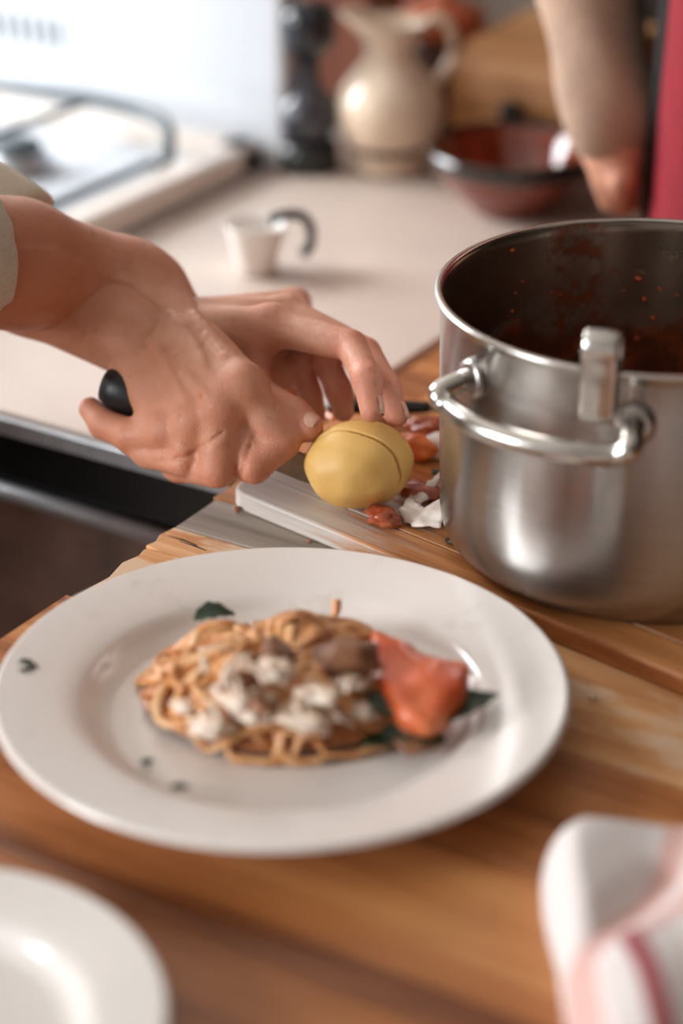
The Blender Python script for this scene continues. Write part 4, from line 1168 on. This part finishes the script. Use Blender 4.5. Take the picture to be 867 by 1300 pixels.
def jug():
    c = P(494, 212, 0.0); c.z = -0.0006
    r = thing('jug', 'round-bellied cream ceramic jug with a flared spout at the back of the worktop', 'jug', c)
    t = NT('cream_glaze'); t.set(Roughness=0.15, Coat_Weight=0.5); t.base(t.ramp(t.noise(t.coords(), 20, 4), [(0.3, (222, 196, 170)), (0.7, (238, 220, 198))])); M['jugglaze'] = t.m
    pr = [(0, 0), (0.034, 0), (0.036, 0.004), (0.037, 0.012), (0.040, 0.024), (0.047, 0.036), (0.0525, 0.056), (0.0520, 0.074), (0.045, 0.092), (0.032, 0.108), (0.0245, 0.120), (0.0235, 0.130), (0.028, 0.142), (0.037, 0.155), (0.0355, 0.156), (0.026, 0.143), (0.0215, 0.131), (0.022, 0.12), (0.03, 0.10), (0.03, 0.02), (0, 0.01)]
    V, F = lathe(pr, 56, c)
    lf = Vector(to_room((-1, -0.1, 0))).normalized(); W = []
    for p in V:
        v = Vector(p) - c; k = max(0, (v.z - 0.138) / 0.018)
        ca = v.x * lf.x + v.y * lf.y; rr = math.hypot(v.x, v.y)
        s = 1.0 + 0.45 * k * max(0, ca / (rr + 1e-6)) ** 3
        W.append((c.x + v.x * s * 0.9, c.y + v.y * s * 0.9, c.z + v.z * 0.84 + 0.010 * k * max(0, ca / (rr + 1e-6)) ** 2))
    add('body', (W, F), M['jugglaze'], r)
    h = -lf
    pts = [c + h * 0.027 + Vector((0, 0, 0.126)), c + h * 0.042 + Vector((0, 0, 0.133)), c + h * 0.054 + Vector((0, 0, 0.118)), c + h * 0.054 + Vector((0, 0, 0.097)), c + h * 0.040 + Vector((0, 0, 0.076))]
    add('handle', tube(spline(pts, 24), 0.007, 12, 0.7, up=tuple(Vector((0, 0, 1)))), M['jugglaze'], r)
    M['band'] = plain('brown_glaze_band', (84, 62, 48), 0.3)
    add('band', lathe([(0.0360, 0.0185), (0.0392, 0.021), (0.0418, 0.0256), (0.0416, 0.0264), (0.036, 0.020)], 56, c, closed=True), M['band'], r)
jug()
def mill():
    c = P(392, 212, 0.0); c.z = -0.0006
    r = thing('pepper_mill', 'dark round-knobbed mill with black top at the back left of the worktop', 'pepper mill', c)
    M['millbody'] = plain('dark_glass', (52, 54, 62), 0.15, 0.15, 20, Coat_Weight=0.5); M['millbase'] = plain('dark_base', (34, 38, 36), 0.2, 0.2, 30)
    M['milltop'] = plain('blue_black_gloss', (8, 20, 30), 0.12, 0.2, 20, Coat_Weight=0.6)
    add('base', lathe([(0, 0), (0.026, 0), (0.028, 0.004), (0.027, 0.022), (0.022, 0.026), (0, 0.026)], 40, c), M['millbase'], r)
    add('body', lathe([(0, 0.026), (0.018, 0.026), (0.025, 0.035), (0.0275, 0.048), (0.025, 0.061), (0.017, 0.070), (0.0105, 0.078), (0.010, 0.10), (0, 0.10)], 40, c), M['millbody'], r)
    add('knob', lathe([(0, 0.10), (0.012, 0.10), (0.021, 0.108), (0.0245, 0.118), (0.0245, 0.136), (0.020, 0.146), (0.010, 0.150), (0, 0.151)], 40, c), M['milltop'], r)
mill()
def bottle():
    c = P(357, 196, 0.0); c.z = -0.0006
    t = NT('pale_blue_glass'); t.set(Roughness=0.05, Transmission_Weight=0.85, IOR=1.45); t.b.inputs['Base Color'].default_value = srgb((200, 220, 240)); M['blueglass'] = t.m
    r = thing('bottle', 'small clear bluish bottle between the cooker and the mill', 'bottle', c)
    add('glass', lathe([(0, 0), (0.019, 0), (0.021, 0.003), (0.021, 0.055), (0.016, 0.075), (0.009, 0.085), (0.008, 0.10), (0.0065, 0.10), (0.0075, 0.085), (0.014, 0.074), (0.0195, 0.055), (0.0195, 0.005), (0, 0.004)], 36, c), M['blueglass'], r)
    add('stopper', lathe([(0, 0.101), (0.0065, 0.101), (0.009, 0.103), (0.009, 0.113), (0, 0.115)], 20, c), M['ceramic'], r)
bottle()
def bread_bin():
    c = P(645, 200, 0.0); X1, X2 = -0.878, -0.742; y0, y1 = 1.625, 1.785
    M['bin'] = wood('tan_bread_bin', (170, 112, 64), (200, 144, 92), (216, 166, 114), 0.5, 0.8)
    r = thing('bread_bin', 'tan wooden bread bin with curved lid and black knob by the back wall', 'bread bin', ((X1 + X2) / 2, (y0 + y1) / 2, -0.0006))
    add('base', box((X1, y0, -0.0006), (X2, y1, 0.050), 0.004), M['bin'], r, False)
    prof = [(0.0, 0.053), (0.0, 0.068), (0.005, 0.082), (0.018, 0.096), (0.04, 0.104), (0.10, 0.106), (0.158, 0.106), (0.158, 0.053)]
    V = []; n = len(prof)
    for x in (X1 + 0.002, X2 - 0.002):
        for a, b in prof: V.append((x, y0 + a, b))
    F = [tuple(reversed(range(n))), tuple(range(n, 2 * n))] + [(i, (i + 1) % n, (i + 1) % n + n, i + n) for i in range(n)]
    lid = add('lid', (V, F), M['bin'], r, False)
    k = Py(648, 158, y0 - 0.008)
    add('knob', lathe([(0, 0), (0.006, 0), (0.0065, 0.006), (0.010, 0.010), (0.010, 0.015), (0.006, 0.019), (0, 0.02)], 20), M['blackplastic'], lid)
    kn = bpy.data.objects[[o.name for o in COL.objects if o.name.startswith('knob') and o.parent == lid][0]]
    kn.rotation_euler = (math.pi / 2, 0, 0); kn.location = Vector(((X1 + X2) / 2, y0 - 0.0095, 0.058)) - wloc(lid)
bread_bin()
def bowl():
    cc = P(648, 262, 0.0); cc.z = -0.0006
    t = NT('brown_glaze'); t.set(Roughness=0.08, Coat_Weight=0.8, Coat_Roughness=0.03); t.base(t.ramp(t.noise(t.coords(), 14, 3), [(0.3, (96, 34, 18)), (0.7, (146, 58, 30))])); M['glaze'] = t.m
    pr = [(0, 0.0), (0.034, 0.0), (0.036, 0.004), (0.050, 0.016), (0.062, 0.032), (0.069, 0.048), (0.070, 0.052), (0.0675, 0.0525), (0.064, 0.046), (0.055, 0.028), (0.042, 0.014), (0.028, 0.008), (0, 0.007)]
    r = thing('bowl', 'shiny red-brown earthenware bowl behind the steel pot', 'bowl', cc)
    add('body', lathe([p for p in pr], 64, cc), M['glaze'], r)
    M['darkglaze'] = plain('black_glaze', (26, 12, 10), 0.1, 0.1, 20, Coat_Weight=0.6)
    add('rim', lathe([(0.0698, 0.040), (0.0725, 0.048), (0.0715, 0.054), (0.0672, 0.0545), (0.066, 0.049), (0.0672, 0.049)], 64, cc, closed=True), M['darkglaze'], r, True, 'dark glazed rim')
bowl()
def crock():
    c = P(548, 165, 0.0); c = Vector((-0.925, 1.70, -0.0006))
    M['terra'] = plain('terracotta', (176, 88, 52), 0.5, 0.1, 20); M['darkwood'] = plain('dark_brown_glaze', (66, 36, 26), 0.3, 0.15, 20)
    r = thing('storage_jar', 'dark brown jar with terracotta lid standing behind the jug', 'jar', c)
    add('body', lathe([(0, 0), (0.030, 0), (0.036, 0.01), (0.038, 0.06), (0.036, 0.088), (0.030, 0.094), (0, 0.094)], 40, c), M['darkwood'], r)
    add('lid', lathe([(0, 0.0945), (0.036, 0.0945), (0.040, 0.100), (0.038, 0.116), (0.02, 0.124), (0.01, 0.126), (0.011, 0.136), (0, 0.138)], 40, c), M['terra'], r)
crock()

#@@SECOND
def helper():
    root = thing('person', 'person with a grey-beige knit sleeve and crimson top standing behind the pot, upper right', 'person', (-0.462, 1.505, -0.9))
    face = np.array((-1.0, -0.05)); face /= np.linalg.norm(face); q = figure_frame((-0.462, 1.505), face)
    bf = body_mesh(q, 0.012)
    # near arm comes down to rest a hand beside the bowl
    Wc = cf(778, 188, 0.110); Ec = cf(722, -190, 0.30)
    W = np.array(to_room(tuple(Wc))); E = np.array(to_room(tuple(Ec)))
    S = q(0, -0.17, 0.49); Sr = q(0, 0.17, 0.49); Er = q(-0.06, 0.205, 0.22); Wr = q(-0.02, 0.205, -0.02)
    bf.d = bf.d.astype(np.float32); BV, BF = bf.mesh(); BV = relax(BV, BF, 2)
    def ln(x): return np.array(to_room(tuple(x)))
    K = [cf(812, 232, 0.035), cf(822, 222, 0.034), cf(832, 214, 0.032), cf(840, 208, 0.030)]
    K = [cf(790, 228, 0.094), cf(806, 218, 0.092), cf(820, 211, 0.088), cf(832, 207, 0.083)]
    Tp = [cf(792, 264, 0.068), cf(812, 262, 0.066), cf(832, 254, 0.062), cf(846, 245, 0.058)]
    allp = [ln(k) for k in K] + [ln(t_) for t_ in Tp] + [W, E, S]
    lo = np.min(allp, 0) - 0.07; hi = np.max(allp, 0) + 0.07; lo[2] = -0.02
    def armf(f):
        f.add(f.cap(S, E, 0.046, 0.036), 0); f.add(f.cap(E, W, 0.034, 0.024), 0.01)
        for i, (k, t_) in enumerate(zip(K, Tp)):
            k, t_ = ln(k), ln(t_); f.add(f.cap(W + (k - W) * 0.1, k, 0.017, 0.0115), 0.010)
        for i, (k, t_) in enumerate(zip(K, Tp)):
            k, t_ = ln(k), ln(t_); mid = (k + t_) / 2 + (0, 0, 0.006)
            chain(f, [k, mid, t_], [0.0105, 0.0092, 0.0075], 0.002)
        a, b, c_ = W + (ln(K[0]) - W) * 0.2, ln(cf(770, 228, 0.088)), ln(cf(774, 256, 0.072))
        chain(f, [a, b, c_], [0.016, 0.011, 0.0085], 0.006)
    V1, F1 = shell(lo, hi, 0.0035, armf)
    lo3 = np.min([Sr, Er, Wr], 0) - 0.09; hi3 = np.max([Sr, Er, Wr], 0) + 0.09
    def armr(f):
        f.add(f.cap(Sr, Er, 0.05, 0.042), 0); f.add(f.cap(Er, Wr, 0.04, 0.027), 0.01)
        f.add(f.ell(Wr + (-0.02, 0, -0.02), (0.035, 0.03, 0.03)), 0.01)
        for i in range(4): f.add(f.cap(Wr + (-0.03, -0.03 + 0.02 * i, -0.02), Wr + (-0.05, -0.035 + 0.022 * i, -0.06), 0.010, 0.007), 0.003)
    V2, F2 = shell(lo3, hi3, 0.006, armr)
    n1, n2 = len(BV), len(BV) + len(V1)
    add('body', (np.concatenate([BV, V1, V2]), np.concatenate([BF, F1 + n1, F2 + n2])), M['skin'], root)
    def sleeve(f):
        f.add(f.cap(S, E, 0.056, 0.046), 0); cut = E + (W - E) * 0.93
        f.add(f.cap(E, cut, 0.045, 0.035), 0.01)
        f.d = f.d + 0.004 * np.sin(f.X * 70 + f.Z * 90) * np.sin(f.Y * 60)
        f.add(f.cap(Sr, Er, 0.066, 0.056), 0)
    lo4 = np.minimum(lo, lo3) - 0.02; hi4 = np.maximum(hi, hi3) + 0.02
    V, F = shell(lo4, hi4, 0.008, sleeve)
    def top(f):
        f.add(f.cap(q(0, 0, 0.02), q(0.01, 0, 0.42), 0.145, 0.138), 0)
        for s in (-1, 1):
            f.add(f.cap(q(0, s * 0.055, 0.0), q(0, s * 0.09, 0.46), 0.13, 0.10), 0.05)
            f.add(f.cap(q(0, s * 0.05, 0.505), q(0, s * 0.17, 0.50), 0.064, 0.066), 0.05)
    slo = q(0, 0, 0)[:2] - 0.33; shi = q(0, 0, 0)[:2] + 0.33; shi[1] = min(shi[1], YW + 0.5)
    V5, F5 = shell((slo[0], slo[1], -0.13), (shi[0], shi[1], 0.61), 0.010, top)
    sh = add('vest', (V5, F5), M['crimson'], root)
    add('sleeve', (V, F), M['sweater'], root)
    def apr(f):
        top(f); f.d = f.d - 0.006
        keep = (f.X - q(0.02, 0, 0)[0]) * face[0] + (f.Y - q(0.02, 0, 0)[1]) * face[1]
        f.d = np.maximum(f.d, -keep + 0.02)
        side = (f.X - q(0, 0, 0)[0]) * (-face[1]) + (f.Y - q(0, 0, 0)[1]) * face[0]
        f.d = np.maximum(f.d, np.abs(side) - 0.10)
    V6, F6 = shell((slo[0], slo[1], -0.13), (shi[0], shi[1], 0.46), 0.010, apr)
    add('apron', (V6, F6), M['darkcloth'], root)
    def legs(f):
        f.add(f.cap(q(0, 0, 0.0), q(0, 0, 0.03), 0.14, 0.14), 0)
        for s_ in (-1, 1):
            f.add(f.cap(q(0, s_ * 0.08, 0.02), q(0.01, s_ * 0.10, -0.42), 0.115, 0.078), 0.03)
            f.add(f.cap(q(0.01, s_ * 0.10, -0.42), q(0, s_ * 0.11, -0.78), 0.078, 0.07), 0.02)
    V, F = shell((slo[0], slo[1], -0.88), (shi[0], shi[1], 0.2), 0.012, legs); add('trousers', (V, F), M['darkcloth'], root)
    def hairf(f):
        f.add(f.cap(q(0.0, 0, 0.765), q(-0.02, 0, 0.68), 0.100, 0.095), 0)
        f.sub(f.ell(q(0.13, 0, 0.70), (0.11, 0.11, 0.12)), 0.01)
    V, F = shell(tuple(q(0, 0, 0)[:2] - 0.16) + (0.5,), tuple(q(0, 0, 0)[:2] + 0.16) + (0.9,), 0.008, hairf); add('hair', (V, F), M['hair'], root)
    for s_ in (-1, 1):
        V, F = tube([q(-0.07, s_ * 0.11, -0.865), q(0.0, s_ * 0.11, -0.86), q(0.10, s_ * 0.115, -0.868), q(0.18, s_ * 0.12, -0.878)], [0.03, 0.042, 0.042, 0.02], 14, 0.8)
        add('shoe', (V, F), M['shoe'], root)
helper()

# repeats share a group
for nm, g in (('dinner_plate', 'white plates on the wooden worktop'), ('tomato_scrap', 'vegetable scraps on the board'), ('garlic_skin', 'garlic skins on the board'),
              ('crumb', 'crumbs on the worktop'), ('basil_leaf', 'dark green leaves around the noodles'), ('herb_flake', 'herb flakes scattered on the large plate')):
    for o in COL.objects:
        if o.parent is None and o.name.split('.')[0] == nm: o['group'] = g
